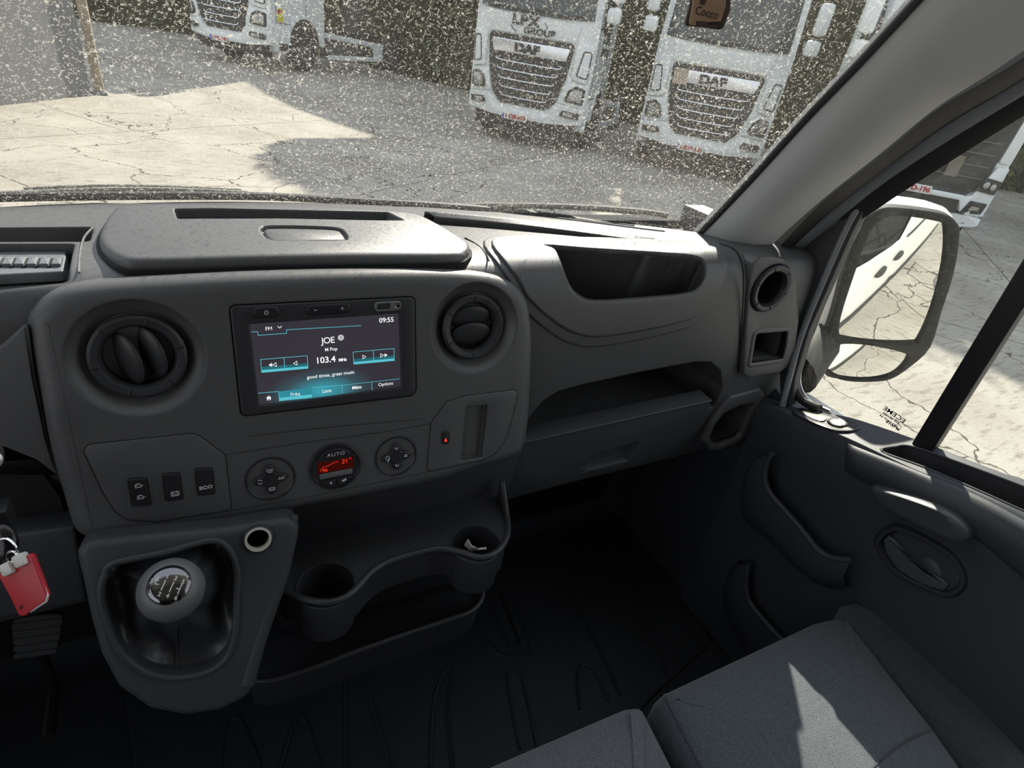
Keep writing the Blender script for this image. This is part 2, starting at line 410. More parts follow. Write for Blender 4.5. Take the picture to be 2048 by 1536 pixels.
# floor, roof, rear wall, driver-side wall, bulkhead
g = MB(); g.box((.10, .0, FLZ - .02), (1.90, 2.5, .04), RUBBER)
fl = struct(g.build('floor'))
ROOFM = mat('roof_lining', (.45, .45, .43), .9)
g = MB(); g.box((.10, -.52, .56), (1.96, 1.80, .05), ROOFM, .02); struct(g.build('ceiling'))
g = MB(); g.box((.10, -1.25, -.32), (1.90, .05, 1.75), DOORP); struct(g.build('wall_rear'))
FIRE = mat('footwell_carpet', (.018, .019, .022), .95)
g = MB(); g.box((.10, .98, -.72), (1.80, .04, .84), FIRE); struct(g.build('wall_front'))
g = MB(); fr = Fr((-.86, 0, 0), (0, 1, 0), (0, 0, 1))
g.slab(fr, [(-1.25, -1.15), (.98, -1.15), (.98, -.30), (.84, -.2), (.46, .52), (-1.25, .52)], -.05, 0, DOORP, holes=[[(-.75, -.42), (.42, -.42), (.55, -.25), (.25, .40), (-.75, .40)]])
struct(g.build('wall_left'))

g = MB(); fr = Fr((.985, 0, 0), (0, -1, 0), (0, 0, 1))
g.slab(fr, [(-.98, -1.15), (-.50, -1.15), (-.50, -.56), (-.60, -.52), (-.62, -.28), (-.74, -.27), (-.98, -.27)], -.06, 0, DOORP)
struct(g.build('wall_right'))

# windscreen pillar trim: a rounded moulding between the windscreen edge and the door frame
rowsP = []
A = [(1340, 520), (1374, 476), (1402, 455), (1500, 352), (1600, 241), (1714, 122), (1832, -6), (1980, -165)]
def shift(pts, dx, dy): return [(p[0] + dx, p[1] + dy) for p in pts]
def prow(pts, xs):
    q = [PX(p[0], p[1], xs[0] + (xs[1] - xs[0]) * i / (len(pts) - 1)) for i, p in enumerate(pts)]
    return spline(q, n=5)
Rb = [(1352, 528), (1388, 484), (1414, 462), (1512, 360), (1612, 249), (1726, 130), (1844, 2), (1992, -157)]
Rc = [(1400, 545), (1432, 500), (1462, 470), (1560, 378), (1668, 272), (1785, 158), (1905, 42), (2060, -105)]
Rd = [(1450, 545), (1480, 505), (1520, 462), (1612, 378), (1722, 282), (1838, 178), (1956, 76), (2110, -60)]
Re = [(1470, 560), (1500, 522), (1545, 472), (1640, 385), (1750, 297), (1866, 201), (2000, 118), (2140, 20)]
g = MB()
g.grid([prow(A, (.80, .775)), prow(Rb, (.80, .775)), prow(Rc, (.815, .80)), prow(Rd, (.85, .83)), prow(Re, (.895, .87))], PILLAR, thick=.012)
pil = struct(g.build('trim_1', sharp=60))
g = MB(); g.tube([p * .985 for p in prow(shift(A, 5, 4), (.80, .775))], .0055, PILLD, 8); struct(g.build('trim_2'))
# dark door opening seal behind the pillar, then the painted door frame, then the window seal
def band(name, r1, r2, x1, x2, m, th=.02):
    g = MB(); a = spline([PX(p[0], p[1], x1) for p in r1], n=6); b = spline([PX(p[0], p[1], x2) for p in r2], n=6)
    mid = [(p + q) / 2 + Vector((-.008, -.006, .0)) for p, q in zip(a, b)]
    g.grid([a, mid, b], m, thick=th); return struct(g.build(name, sharp=70))
S0 = [(1500, 600), (1512, 530), (1556, 470), (1640, 384), (1750, 296), (1866, 200), (2000, 117), (2150, 15)]
S1 = [(1540, 600), (1548, 520), (1590, 470), (1670, 398), (1770, 318), (1886, 236), (2010, 160), (2160, 65)]
S2 = [(1562, 610), (1570, 530), (1606, 480), (1690, 410), (1775, 345), (1896, 264), (2020, 185), (2170, 92)]
band('trim_3', S0, S1, .90, .955, PILLD)
band('trim_4', S1, S2, .953, .965, METG)

# ================================================================== PASSENGER DOOR (structure, with its parts)
door = thing('door_1', (.98, .25, FLZ + .12), 'dark grey passenger door trim with armrest, handle and pockets', 'door', kind='structure')
# sail panel: dark triangle behind the mirror
SP = Fr((.965, .55, -.3), (.12, -1, 0), (0, 0, 1))
g = MB(); pts = SP.uvs([(1552, 530), (1600, 470), (1688, 400), (1742, 372), (1748, 384), (1706, 460), (1660, 565), (1618, 660), (1590, 755), (1583, 812), (1560, 812)])
g.slab(SP, fillet(pts, .006), -.02, 0, SHADE_PL, bev=.004)
sail = g.build('sail_panel', door)
g = MB(); pts = [(1565, 812), (1578, 760), (1604, 668), (1648, 560), (1694, 455), (1730, 392), (1748, 372)]
g.tube([PX(p[0], p[1], .962) for p in spline(pts, n=6)], .006, METG, 10); g.build('sail_trim', door)
# window surround: black seal along the glass edge
g = MB()
edge = [(1640, 818), (1604, 800), (1590, 765), (1600, 715), (1625, 645), (1660, 560), (1706, 455), (1745, 388), (1790, 350), (1880, 283), (1960, 230), (2060, 165), (2200, 70)]
e3 = spline([PX(p[0], p[1], .985) for p in edge], n=6); g.tube(e3, .010, PILLD, 10, flat=.8); g.build('window_seal', door)
g = MB(); edge = [(1660, 822), (1618, 800), (1600, 765), (1608, 718), (1634, 650), (1668, 566), (1714, 462), (1752, 396), (1796, 358), (1886, 291), (1966, 237), (2064, 172)]
g.tube(spline([PX(p[0], p[1], .996) for p in edge], n=6), .0025, STEEL, 8); g.build('seal_lip', door)
g = MB(); ed = [(1512, 600), (1530, 560), (1560, 500), (1610, 452), (1700, 400), (1770, 352), (1890, 272), (2020, 188), (2170, 95)]
a = [PX(p[0], p[1], .968) for p in ed[2:]]; b = [PX(p[0] + 22, p[1] + 26, .985) for p in ed[2:]]
g.grid([spline(a, n=5), spline([(p + q) / 2 + Vector((-.004, 0, 0)) for p, q in zip(a, b)], n=5), spline(b, n=5)], PILLD, thick=.02); g.build('window_frame', door)
g = MB(); mk = TEXTBLK
for t_, px_, py_, sz_ in (('ECEME', 1789, 829, .0115), ('43R 001582', 1783, 836, .0055), ('AS2 DOT 24', 1778, 842, .0055), ('M 0018', 1786, 851, .0070)):
    q = GX.uv(px_, py_); g.text(GX, t_, (q.x, q.y), sz_, .0012, mk, sx=-1.15, bold=.0002, ang=-.12)
q = GX.uv(1797, 853); g.ribbon(GX, circ(.0045, 20, q.x, q.y), .0008, .0012, mk); struct(g.build('trim_6'))
# sloping divider bar between the fixed quarter light and the sliding pane
g = MB(); b0, b1 = PX(1838, 905, 1.0), PX(2085, 575, .98); d = (b1 - b0).normalized()
fb = Fr(b0, (.12, -1, 0), d); g.slab(fb, [(-.014, -.06), (.016, -.06), (.016, .62), (-.014, .62)], -.016, .008, BLACK, bev=.003); g.build('window_divider', door)
# sill ledge and door body. rows run along the door, from the glass down to the floor
def drow(pts, xs): return spline([PX(p[0], p[1], x) for p, x in zip(pts, xs)], n=5)
L0 = drow([(1500, 775), (1560, 800), (1615, 822), (1700, 835), (1840, 882), (1950, 925), (2048, 962), (2260, 1045)], [.99, .99, .99, .995, 1.005, 1.015, 1.03, 1.06])
L1 = drow([(1500, 790), (1550, 815), (1600, 838), (1695, 876), (1820, 935), (1940, 982), (2048, 1034), (2260, 1150)], [.945, .94, .935, .93, .935, .945, .955, .99])
L2 = drow([(1500, 805), (1545, 835), (1590, 860), (1685, 905), (1800, 966), (1920, 1015), (2048, 1080), (2260, 1200)], [.935, .93, .925, .92, .925, .93, .94, .97])
L3 = drow([(1500, 850), (1530, 890), (1570, 925), (1660, 965), (1760, 1015), (1880, 1075), (2030, 1160), (2240, 1290)], [.945, .945, .94, .94, .94, .945, .955, .97])
L4 = drow([(1440, 1010), (1470, 1040), (1520, 1080), (1610, 1140), (1700, 1190), (1820, 1245), (1960, 1330), (2140, 1450)], [.955] * 8)
L5 = drow([(1370, 1170), (1400, 1200), (1450, 1240), (1530, 1300), (1620, 1350), (1740, 1420), (1880, 1510), (2040, 1620)], [.955] * 8)
L6 = [Vector((.955, p.y + .0, FLZ + .02)) for p in L5]
k_in = [Vector((p.x + .06, p.y, p.z)) for p in L0]
g = MB(); g.grid([L6, L5, L4, L3, L2, L1, L0], DOORP, thick=.03); panel = g.build('inner_panel', door, sharp=50)
sf = Surf(panel)
# padded grab bar section (raised pad along the top of the trim), following the trim's curve
def V2(l): return [Vector((p[0], p[1])) for p in l]
tpx = spline(V2([(1689, 884), (1760, 912), (1850, 948), (1957, 992), (2048, 1040), (2200, 1120)]), n=6)
bpx = spline(V2([(1686, 940), (1753, 975), (1850, 1020), (1952, 1078), (2040, 1150), (2170, 1260)]), n=6)
g = MB(); rows = []
for t_, h_ in ((0, -.003), (.0, .005), (.12, .009), (.35, .012), (.65, .012), (.88, .009), (1, .005), (1, -.003)):
    r_ = []
    for i_, (a_, b_) in enumerate(zip(tpx, bpx)):
        q = a_.lerp(b_, t_); p, n = sf.hit(q.x, q.y)
        if p is None: p, n = r_[-1], Vector((-1, 0, 0))
        e_ = min(1, i_ / 2); r_.append(p + Vector((-.93, -.1, .35)) * (h_ * e_ - .002 * (1 - e_)))
    rows.append(r_)
g.grid(rows, DOORP); g.build('armrest_pad', door, sharp=60)
grip = spline(V2([(1752, 974), (1772, 968), (1884, 1004), (1938, 1036), (1956, 1064), (1944, 1076), (1915, 1072), (1846, 1040), (1775, 1004)]), True, 4)
GRIP = mat('pull_handle_plastic', (.07, .078, .082), .42, bevel=.002)
g = MB(); bump_on(g, sf, grip, [(1.0, -.004), (1.0, .010), (.985, .022), (.94, .030), (.86, .034), (.6, .034), (.2, .034)], GRIP, nrm=(-1, -.1, .1)); g.build('pull_handle', door, sharp=70)
# open trough in the ledge
tro = spline(V2([(1764, 903), (1789, 893), (1830, 894), (1950, 936), (2048, 973), (2190, 1028), (2190, 1082), (2048, 1022), (1957, 981), (1850, 935)]), True, 4)
c3 = []
for q in tro:
    p, n = sf.hit(q.x, q.y); c3.append(p if p is not None else c3[-1])
g = MB(); a = g.ring([p + Vector((0, 0, .05)) for p in c3]); b = g.ring([p + Vector((0, 0, -.06)) for p in c3]); g.bridge(a, b, g.mi(DOORP)); g.face(a, 0); g.face(b[::-1], 0)
cut = g.build('cut'); boolean(panel, [cut], sharp=50)
cc = sum(c3, Vector()) / len(c3)
g = MB(); k_ = g.mi(SHADE_PL); r1_ = g.ring([p + Vector((0, 0, -.001)) for p in c3]); r2_ = g.ring([cc + (p - cc) * .96 + Vector((0, 0, -.045)) for p in c3]); g.bridge(r1_, r2_, k_); g.face(r2_, k_); g.build('storage_trough', door, recalc=False)
g = MB(); g.tube([p + Vector((0, 0, -.0005)) for p in c3], .0022, DOORP, 8, closed=True); g.build('trough_rim', door)
# window switch
g = MB(); so1 = spline(V2([(1584, 826), (1598, 818), (1628, 823), (1690, 843), (1716, 853), (1715, 861), (1695, 866), (1660, 863), (1610, 843)]), True, 4)
UPN = (-.15, -.05, 1)
bump_on(g, sf, so1, [(1.0, -.003), (1.0, .003), (.96, .0048), (.86, .004), (.5, .003)], SHADE_PL, nrm=UPN); swb = g.build('window_switch', door)
SWITCH_GLINT = mat('switch_glint_metal', (.75, .74, .70), .22, metal=.8)  # sun glint on the window switch, painted in as a bright metal patch
g = MB(); bump_on(g, sf, spline(V2([(1602, 829), (1612, 824), (1640, 831), (1652, 838), (1644, 846), (1625, 842)]), True, 3), [(1, .003), (1, .0052), (.9, .0060), (.4, .0060)], SWITCH_GLINT, nrm=UPN); g.build('switch_recess', swb)
g = MB(); bump_on(g, sf, spline(V2([(1652, 845), (1666, 839), (1686, 845), (1694, 853), (1682, 858), (1664, 855)]), True, 3), [(1, .003), (1, .0055), (.85, .0070), (.4, .0062)], SHADE_PL, nrm=UPN); g.build('switch_rocker', swb)
# inner opening handle: oval cup with a lever
HF = Fr((.955, .25, -.62), (.12, -1, 0), (0, 0, 1))
oval = [(1753, 1098), (1758, 1074), (1786, 1058), (1822, 1068), (1884, 1101), (1917, 1134), (1924, 1172), (1894, 1193), (1848, 1178), (1786, 1145)]
ov = spline(HF.uvs(oval, .02), True, 5)
g = MB(); k = g.mi(SHADE_PL); o2 = ccw(ov)
prof = [(-.008, -.030), (-.006, .000), (-.0015, .006), (.004, .006), (.0065, .001), (.009, -.006)]
rg = [g.ring([HF.p(q.x, q.y, .012 + w_) for q in inset(o2, d_)]) for d_, w_ in prof]
for a_, b_ in zip(rg, rg[1:]): g.bridge(a_, b_, k)
g.face(rg[-1], k); hb = g.build('handle_bezel', door, recalc=True)
g = MB(); lev = fillet(HF.uvs([(1765, 1082), (1774, 1072), (1790, 1082), (1815, 1112), (1850, 1142), (1885, 1160), (1898, 1172), (1885, 1184), (1845, 1172), (1795, 1142), (1770, 1108)], .02), .004)
g.slab(HF, lev, -.004, .019, GRIP, bev=.0035, seg=4); g.build('opening_lever', door)
g = MB(); cpq = HF.uv(1866, 1138, .01); g.ball(HF.p(cpq.x, cpq.y, .004), (.010, .026, .018), GRIP, R=Matrix((HF.n, HF.u * .8 - HF.v * .6, HF.v * .8 + HF.u * .6)).transposed()); g.build('finger_cup', door)
# pockets: lipped bulges
def pocket(name, lip, low, xi, bulge):
    g = MB(); lp = spline([PX(p[0], p[1], xi - bulge) for p in lip], n=6); lw = spline([PX(p[0], p[1], xi) for p in low], n=6)
    n = len(lp); lw = [lw[round(i * (len(lw) - 1) / (n - 1))] for i in range(n)]
    mid = [a.lerp(b, .45) + Vector((-bulge * .45, 0, 0)) for a, b in zip(lp, lw)]; mid2 = [a.lerp(b, .8) + Vector((-bulge * .3, 0, 0)) for a, b in zip(lp, lw)]
    inn = [p + Vector((.012, 0, -.004)) for p in lp]; inb = [p + Vector((.012, 0, -.05)) for p in lp]
    g.grid([lw, mid2, mid, lp, inn, inb], DOORP); o = g.build(name, door, sharp=60, recalc=False)
    g = MB(); g.tube([p + Vector((.003, 0, .001)) for p in lp], .0055, DOORP, 10); g.build('pocket_lip', o)
pocket('door_pocket', [(1543, 908), (1531, 930), (1528, 962), (1541, 992), (1578, 1034), (1612, 1074), (1630, 1098), (1660, 1117), (1702, 1122)],
       [(1512, 915), (1492, 950), (1482, 1000), (1490, 1040), (1540, 1085), (1585, 1130), (1625, 1162), (1665, 1178), (1700, 1175)], .945, .045)
pocket('lower_pocket', [(1496, 1128), (1490, 1160), (1491, 1184), (1500, 1210), (1534, 1252), (1580, 1300)],
       [(1478, 1120), (1455, 1150), (1445, 1190), (1452, 1230), (1480, 1290), (1520, 1350)], .955, .035)

# ================================================================== DASHBOARD
dash = thing('dashboard', (.15, .75, -.75), 'dark grey van dashboard with centre fascia, top trays and passenger glovebox', 'dashboard')
prof = [(.92, -.262), (.92, -.262), (.80, -.252), (.70, -.246), (.64, -.246), (.612, -.254), (.600, -.272), (.594, -.30), (.590, -.36), (.590, -.44), (.594, -.52), (.602, -.60), (.625, -.68), (.66, -.73), (.92, -.73)]
def dash_solid(x0, x1, prof, mat, name, parent, clip=True, off=0.0, nx=44):
    pf = spline([Vector((p[0], p[1])) for p in prof[:-2]], n=4) + [Vector(prof[-1])]
    if off: pf = inset(ccw(pf), -off)
    g = MB(); rows = []
    for i in range(nx + 1):
        x = x0 + (x1 - x0) * i / nx; lim = yb(x) - .004
        rows.append([Vector((x, min(p.x, lim if p.y > -.30 else 9), p.y)) for p in pf])
    g.grid(rows, mat, closed=True); g.bm.verts.ensure_lookup_table(); n = len(pf)
    vs = list(g.bm.verts); g.face(vs[:n][::-1], 0); g.face(vs[-n:], 0)
    return g.build(name, parent)
body = dash_solid(-.80, .985, prof, DASH, 'dash_body', dash)
def prism(pts3, dr, a, b, r=.004, m=None, taper=1.0):
    """closed cutter: outline points swept from a to b along dr"""
    dr = Vector(dr).normalized(); g = MB(); c = sum(pts3, Vector()) / len(pts3)
    A_ = g.ring([p + dr * a for p in pts3]); B_ = g.ring([c + (p - c) * taper + dr * b for p in pts3]); g.bridge(A_, B_, g.mi(m or DASH))
    g.face(A_[::-1], 0); g.face(B_, 0); return g.build('cutter')
SH = Fr((.55, .64, -.282), (1, 0, 0), (0, .778, .628))      # plane across the shoulder of the passenger dash
def on(fr, pts, w=0): return [fr.p(q.x, q.y, w) for q in pts]
# raised padded surround of the tray: the dash skin pushed out 7 mm inside the outline
pad_px = [(1040, 560), (1060, 597), (1110, 641), (1150, 664), (1200, 672), (1300, 657), (1378, 638), (1412, 620), (1438, 588), (1453, 548), (1455, 518), (1440, 499), (1415, 490), (1370, 482), (1300, 478), (1150, 474), (1040, 470), (985, 480), (1010, 520)]
pad_uv = spline(SH.uvs(pad_px), True, 4)
padb = dash_solid(.34, .90, prof[:-2] + [(.66, -.73), (.92, -.73)], PAD, 'tray_surround', dash, off=.007, nx=24)
tray_px = [(1084, 488), (1104, 498), (1118, 530), (1131, 568), (1148, 592), (1185, 607), (1290, 600), (1378, 590), (1404, 575), (1417, 548), (1414, 522), (1396, 511), (1370, 507), (1300, 502), (1180, 495)]
def prism_at(pts, dr, O, N, a, b, taper=1.0):
    """cutter through measured surface points, with flat ends on planes N at heights a and b"""
    dr = Vector(dr).normalized(); N = Vector(N).normalized(); O = Vector(O)
    A_ = [p + dr * ((a - (p - O).dot(N)) / dr.dot(N)) for p in pts]; B_ = [p + dr * ((b - (p - O).dot(N)) / dr.dot(N)) for p in pts]
    c = sum(B_, Vector()) / len(B_); g = MB(); ra = g.ring(A_); rb_ = g.ring([c + (p - c) * taper for p in B_]); g.bridge(ra, rb_, g.mi(DASH)); g.face(ra[::-1], 0); g.face(rb_, 0); return g.build('cutter')
sfp = Surf(padb)
pad_pts = [sfp.hit(q.x, q.y)[0] for q in spline([Vector(p) for p in pad_px], True, 4)]
tray_pts = [sfp.hit(q.x, q.y)[0] for q in spline([Vector(p) for p in tray_px], True, 4)]
stepb = dash_solid(.33, .92, prof[:-2] + [(.66, -.73), (.92, -.73)], DASH, 'surround_step', dash, off=.0032, nx=24)
pu2 = [Vector(((p - SH.o).dot(SH.u), (p - SH.o).dot(SH.v))) for p in pad_pts if p is not None]
boolean(stepb, [prism(on(SH, inset(ccw(pu2), -.009)), SH.n, .12, -.06)], 'INTERSECT')
pc = prism_at([p for p in pad_pts if p is not None], SH.n, SH.o, SH.n, .12, -.06)
boolean(padb, [pc], 'INTERSECT')
# tray opening
def tray_cut(): return prism_at([p for p in tray_pts if p is not None], (0, -.12, 1), (0, 0, 0), (0, 0, 1), -.15, -.352, taper=.93)
boolean(padb, [tray_cut()]); boolean(stepb, [tray_cut()])
# shelf above the glovebox, cubby, defroster slot
shelf_px = [(1042, 862), (1062, 828), (1085, 800), (1115, 781), (1160, 768), (1270, 744), (1385, 722), (1420, 722), (1440, 740), (1446, 775), (1432, 815), (1240, 851), (1040, 890)]
SHP = Fr((.6, .592, -.5), (1, 0, 0), (0, 0, 1))
def fp(pts, r=0): return spline(SHP.uvs(pts), True, 3)
sc_ = prism(on(SHP, fillet(SHP.uvs(shelf_px), .008)), SHP.n, .06, -.16)
cub_px = [(1420, 876), (1430, 850), (1446, 826), (1480, 812), (1512, 806), (1500, 830), (1490, 850), (1486, 870), (1478, 880), (1440, 894), (1425, 892)]
cc_ = prism(on(SHP, fp(cub_px)), SHP.n, .06, -.12)
# long defroster channel along the windscreen
dl = [PZ(p[0], p[1], -.250) for p in [(884, 449), (1000, 461), (1150, 477), (1302, 492)]]; du = [PZ(p[0], p[1], -.250) for p in [(1306, 487), (1150, 468), (1000, 450), (872, 438)]]
dc_ = prism(dl + du, (0, 0, 1), .05, -.03)
boolean(body, [tray_cut(), sc_, cc_, dc_])
# raised rail above the channel
g = MB(); rl = spline([PZ(p[0], p[1], -.240) for p in [(850, 427), (1000, 440), (1150, 456), (1306, 480)]], n=6); rb = spline([PZ(p[0], p[1], -.243) for p in [(868, 434), (1000, 446), (1150, 464), (1308, 486)]], n=6); rd = [p + Vector((0, .002, -.012)) for p in rb]
rbk = [p + Vector((.0, .010, -.02)) for p in rl]
g.grid([rbk, rl, rb, rd], DASH, thick=.004); g.build('defroster_rail', dash, sharp=30)
# seams on the dash top
def seam(name, pts3, r=.0011, m=GROOVE, parent=None): g = MB(); g.tube(pts3, r, m, 6); return g.build(name, parent or dash)
def topz(x, y): return -.2455
for pts in ([(978, 522), (972, 508), (955, 490), (930, 476)], [(158, 545), (158, 530), (162, 495), (170, 472), (186, 455)]):
    g = MB(); g.tube(spline([PZ(p[0], p[1], -.2455) for p in pts], n=5), .0011, GROOVE if pts[0][0] > 500 else KNOB, 6)
    g.build('dash_seam', dash)

# ---- big storage lid on the centre top
LT = Fr((.11, .70, -.2335), (1, 0, 0), (0, 1, -.015))
lid_px = [(206, 492), (196, 470), (204, 446), (222, 420), (252, 410), (420, 408), (600, 411), (780, 420), (838, 428), (880, 447), (925, 474), (940, 487), (934, 500), (900, 508), (700, 509), (500, 512), (300, 517), (240, 513)]
lid_uv = spline(LT.uvs(lid_px), True, 5)
g = MB(); g.slab(LT, lid_uv, -.016, 0, PAD, bev=.007, seg=4); lid = g.build('storage_lid', dash)
r1 = LT.uvs([(343, 417), (420, 416), (780, 424), (815, 441), (760, 441), (560, 437), (350, 438)]); r1 = fillet(r1, .004)
r2 = spline(LT.uvs([(517, 462), (520, 453), (545, 450), (620, 451), (680, 455), (697, 467), (700, 477), (690, 481), (610, 482), (540, 481)]), True, 4)
boolean(lid, [prism(on(LT, r1), LT.n, .02, -.011, taper=.97), prism(on(LT, r2), LT.n, .02, -.006, taper=.94)])
g = MB(); g.slab(LT, inset(ccw(r2), .006), -.008, -.002, PAD, bev=.003); g.build('lid_grip', lid)
g = MB(); g.slab(LT, inset(ccw(lid_uv), -.0035), -.020, -.010, GROOVE); g.build('lid_gap', dash)

# ---- coin tray and cup recess at the left end of the dash top
CT = Fr((-.14, .65, -.2445), (1, 0, 0), (0, 1, 0))
sl = CT.uvs([(-60, 484), (150, 484), (136, 550), (-60, 562)]); g = MB()
boolean(body, [prism(on(CT, fillet(sl, .006)), CT.n, .03, -.022), prism(on(CT, fillet(CT.uvs([(-120, 446), (186, 444), (180, 480), (-120, 480)]), .008)), CT.n, .03, -.06)])
COIN = mat('coin_tray_plastic', (.16, .175, .19), .4, bevel=.001)
coin = thing('coin_holder', CT.p(*CT.uv(60, 530), -.02), 'grey slotted coin holder insert at the left end of the dash top', 'coin holder')
g = MB(); g.slab(CT, fillet(CT.uvs([(-60, 506), (134, 500), (129, 546), (-60, 556)], -.012), .003), -.020, -.010, COIN, bev=.002); base_ = g.build('tray', coin)
for i in range(7):
    x0 = 8 - 24.5 * 2 + 24.5 * i; q = CT.uv(x0 + 8, 523, -.008); g = MB()
    g.slab(CT, rrect(.0075, .019, .001, q.x, q.y), -.012, -.0065, COIN, bev=.001); g.slab(CT, rrect(.003, .022, .001, q.x - .0058, q.y), -.012, -.0085, GROOVE); g.build('coin_slot', coin)
g = MB(); rg = PZ(152, 472, -.275); g.lathe(rg, (0, 0, 1), [(.0125, 0), (.0135, .003), (.0115, .003), (.0105, 0), (.0105, -.02), (.0125, -.02)], CHROME, closed=True); g.lathe(rg, (0, 0, 1), [(0, -.018), (.0105, -.018)], BLACK)
g.build('socket_ring', dash)

# ---- centre fascia
FA = Fr((.115, .585, -.27), (1, 0, 0), (0, .2505, .9681))
fo = [(56, 650), (64, 618), (100, 584), (160, 565), (300, 553), (560, 541), (800, 537), (940, 541), (1010, 557), (1046, 588), (1058, 640), (1060, 700), (1056, 800), (1051, 860), (1044, 890), (1022, 912), (960, 929), (860, 960), (650, 1001), (440, 1040), (255, 1062), (200, 1069), (165, 1066), (146, 1045), (128, 985), (100, 890), (74, 760)]
# back edge lies a couple of centimetres behind the face
fo_uv = spline(FA.uvs(fo, -.015), True, 3)
g = MB(); g.slab(FA, fo_uv, -.06, 0, DASH, bev=.017, seg=6); fas = g.build('centre_fascia', dash, sharp=50)
VL = FA.uv(275, 712); VR = FA.uv(952, 662); VR.y = VL.y = (VL.y + VR.y) / 2
def vent_dish(c, R=.058):
    g = MB(); g.lathe(FA.p(c.x, c.y, 0), FA.n, [(0, .0123), (R + .004, .0123), (R - .001, -.0017), (R - .0047, -.0045), (.047, -.013), (.0425, -.0145), (.0425, -.056), (0, -.056)], DASH, 56, up=FA.u); return g.build('cutter')
scr_px = [(461, 616), (829, 598), (832, 782), (826, 792), (484, 830)]
SCR = FA
bez = fillet([SCR.uv(*p) for p in [(459.5, 612), (829, 594), (832, 790), (483, 832)]], [.006, .010, .006, .006], 5)
slotR = fillet(FA.uvs([(931, 815), (975, 809), (964, 914), (921, 921)]), .002)
lob = None
boolean(fas, [vent_dish(VL), vent_dish(VR), prism(on(FA, inset(ccw(bez), -.0012)), FA.n, .01, -.010), prism(on(FA, slotR), FA.n, .01, -.008)], sharp=40)
def vent(c, ang, fr=FA, R=.0425, blades=True, parent=dash, tl=.75):
    o = fr.p(c[0], c[1], -.012); g = MB()
    g.lathe(o, fr.n, [(R - .0015, -.004), (R - .001, .0055), (R - .004, .0075), (R - .010, .0065), (R - .0125, .002), (R - .013, -.03), (R - .001, -.03)], SHADE_PL, 56, closed=True, up=fr.u)
    for k in range(6):
        a = ang + .5 + k * math.pi / 3; r_ = R - .006; d = fr.u * math.cos(a) + fr.v * math.sin(a)
        g.box(o + d * r_ + fr.n * .0072, (.0065, .0012, .0012), GROOVE, R=Matrix((d, fr.n.cross(d), fr.n)).transposed())
    v = g.build('air_vent', parent)
    g = MB(); g.lathe(o, fr.n, [(0, -.028), (R - .013, -.028), (R - .013, -.002)], BLACK, 40, up=fr.u); g.build('duct', v, recalc=False)
    if blades:
        r_ = R - .0135
        ax = fr.u * math.cos(ang) + fr.v * math.sin(ang); pr = fr.n.cross(ax)
        for off, tilt, sc in ((-.010, tl, .93), (.011, tl, .95)):
            g = MB(); nn = (pr * math.cos(tilt) + fr.n * math.sin(tilt)).normalized(); dp = ax.cross(nn)
            R3 = Matrix((ax, nn, dp)).transposed()
            g.ball(o + pr * off - fr.n * .004, (r_ * sc, .0048, r_ * .62), SHADE_PL, R=R3, seg=32); g.build('vent_blade', v)
    return v
vent(VL, math.radians(102), ); vent(VR, math.radians(180), tl=1.12)

# ---- passenger side: glovebox lid, cubby trim, end vent pod
GB = Fr((.6, .585, -.56), (1, 0, 0), (0, -.10, 1))
g = MB(); gl_uv = fillet(GB.uvs([(1046, 882), (1423, 799), (1420, 815), (1395, 857), (1345, 905), (1290, 925), (1005, 1003), (1012, 985)]), .004)
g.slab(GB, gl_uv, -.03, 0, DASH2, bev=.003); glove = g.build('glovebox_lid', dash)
hu = fillet(GB.uvs([(1186, 909), (1282, 881), (1256, 918), (1158, 940)]), .004)
boolean(glove, [prism(on(GB, hu), GB.n, .01, -.012, taper=.92)])
g = MB(); h2 = fillet(GB.uvs([(1172, 937), (1254, 918), (1247, 929), (1160, 948)]), .002); g.slab(GB, h2, -.004, .004, DASH2, bev=.002); g.build('handle', glove)
g = MB(); g.tube([GB.p(*GB.uv(*p), .0) for p in [(1048, 884), (1236, 842), (1421, 801)]], .003, DASH2, 8); g.build('lid_edge', glove)
# cubby surround
CB = Fr((.9, .584, -.6), (1, 0, 0), (0, 0, 1))
cs = fillet(CB.uvs([(1408, 884), (1424, 848), (1452, 805), (1462, 794), (1522, 777), (1530, 790), (1512, 842), (1496, 866), (1488, 882), (1440, 903), (1420, 903)]), .006)
ch = fillet(CB.uvs([(1421, 874), (1430, 852), (1448, 828), (1480, 812), (1510, 807), (1500, 830), (1490, 850), (1485, 868), (1477, 878), (1441, 892), (1426, 890)]), .006)
g = MB(); g.slab(CB, cs, -.012, 0, DASH, holes=[ch], bev=.004); g.build('cubby_surround', dash)
# end pod with the empty vent ring and the square pocket
PD = Fr((.89, .592, -.31), (1, -.05, 0), (0, .06, 1))
pod_px = [(1500, 522), (1512, 512), (1534, 509), (1560, 514), (1578, 535), (1586, 562), (1589, 600), (1592, 640), (1585, 692), (1574, 726), (1556, 741), (1491, 753), (1480, 745), (1481, 700), (1487, 600), (1492, 550)]
pod_uv = fillet(PD.uvs(pod_px), .006, 3)
pc_ = PD.uv(1541, 577, .008)
sqp = fillet(PD.uvs([(1513, 668), (1574, 663), (1571, 690), (1565, 717), (1503, 726)], .008), .003)
g = MB(); g.slab(PD, pod_uv, -.06, .008, DASH, holes=[circ(.0405, 48, pc_.x, pc_.y), ccw(sqp)], bev=.004, seg=4); pod = g.build('vent_pod', dash)
boolean(body, [prism([PD.p(pc_.x + q.x, pc_.y + q.y, 0) for q in circ(.05, 32)], PD.n, .03, -.07), prism(on(PD, sqp), PD.n, .03, -.075, taper=.95)])
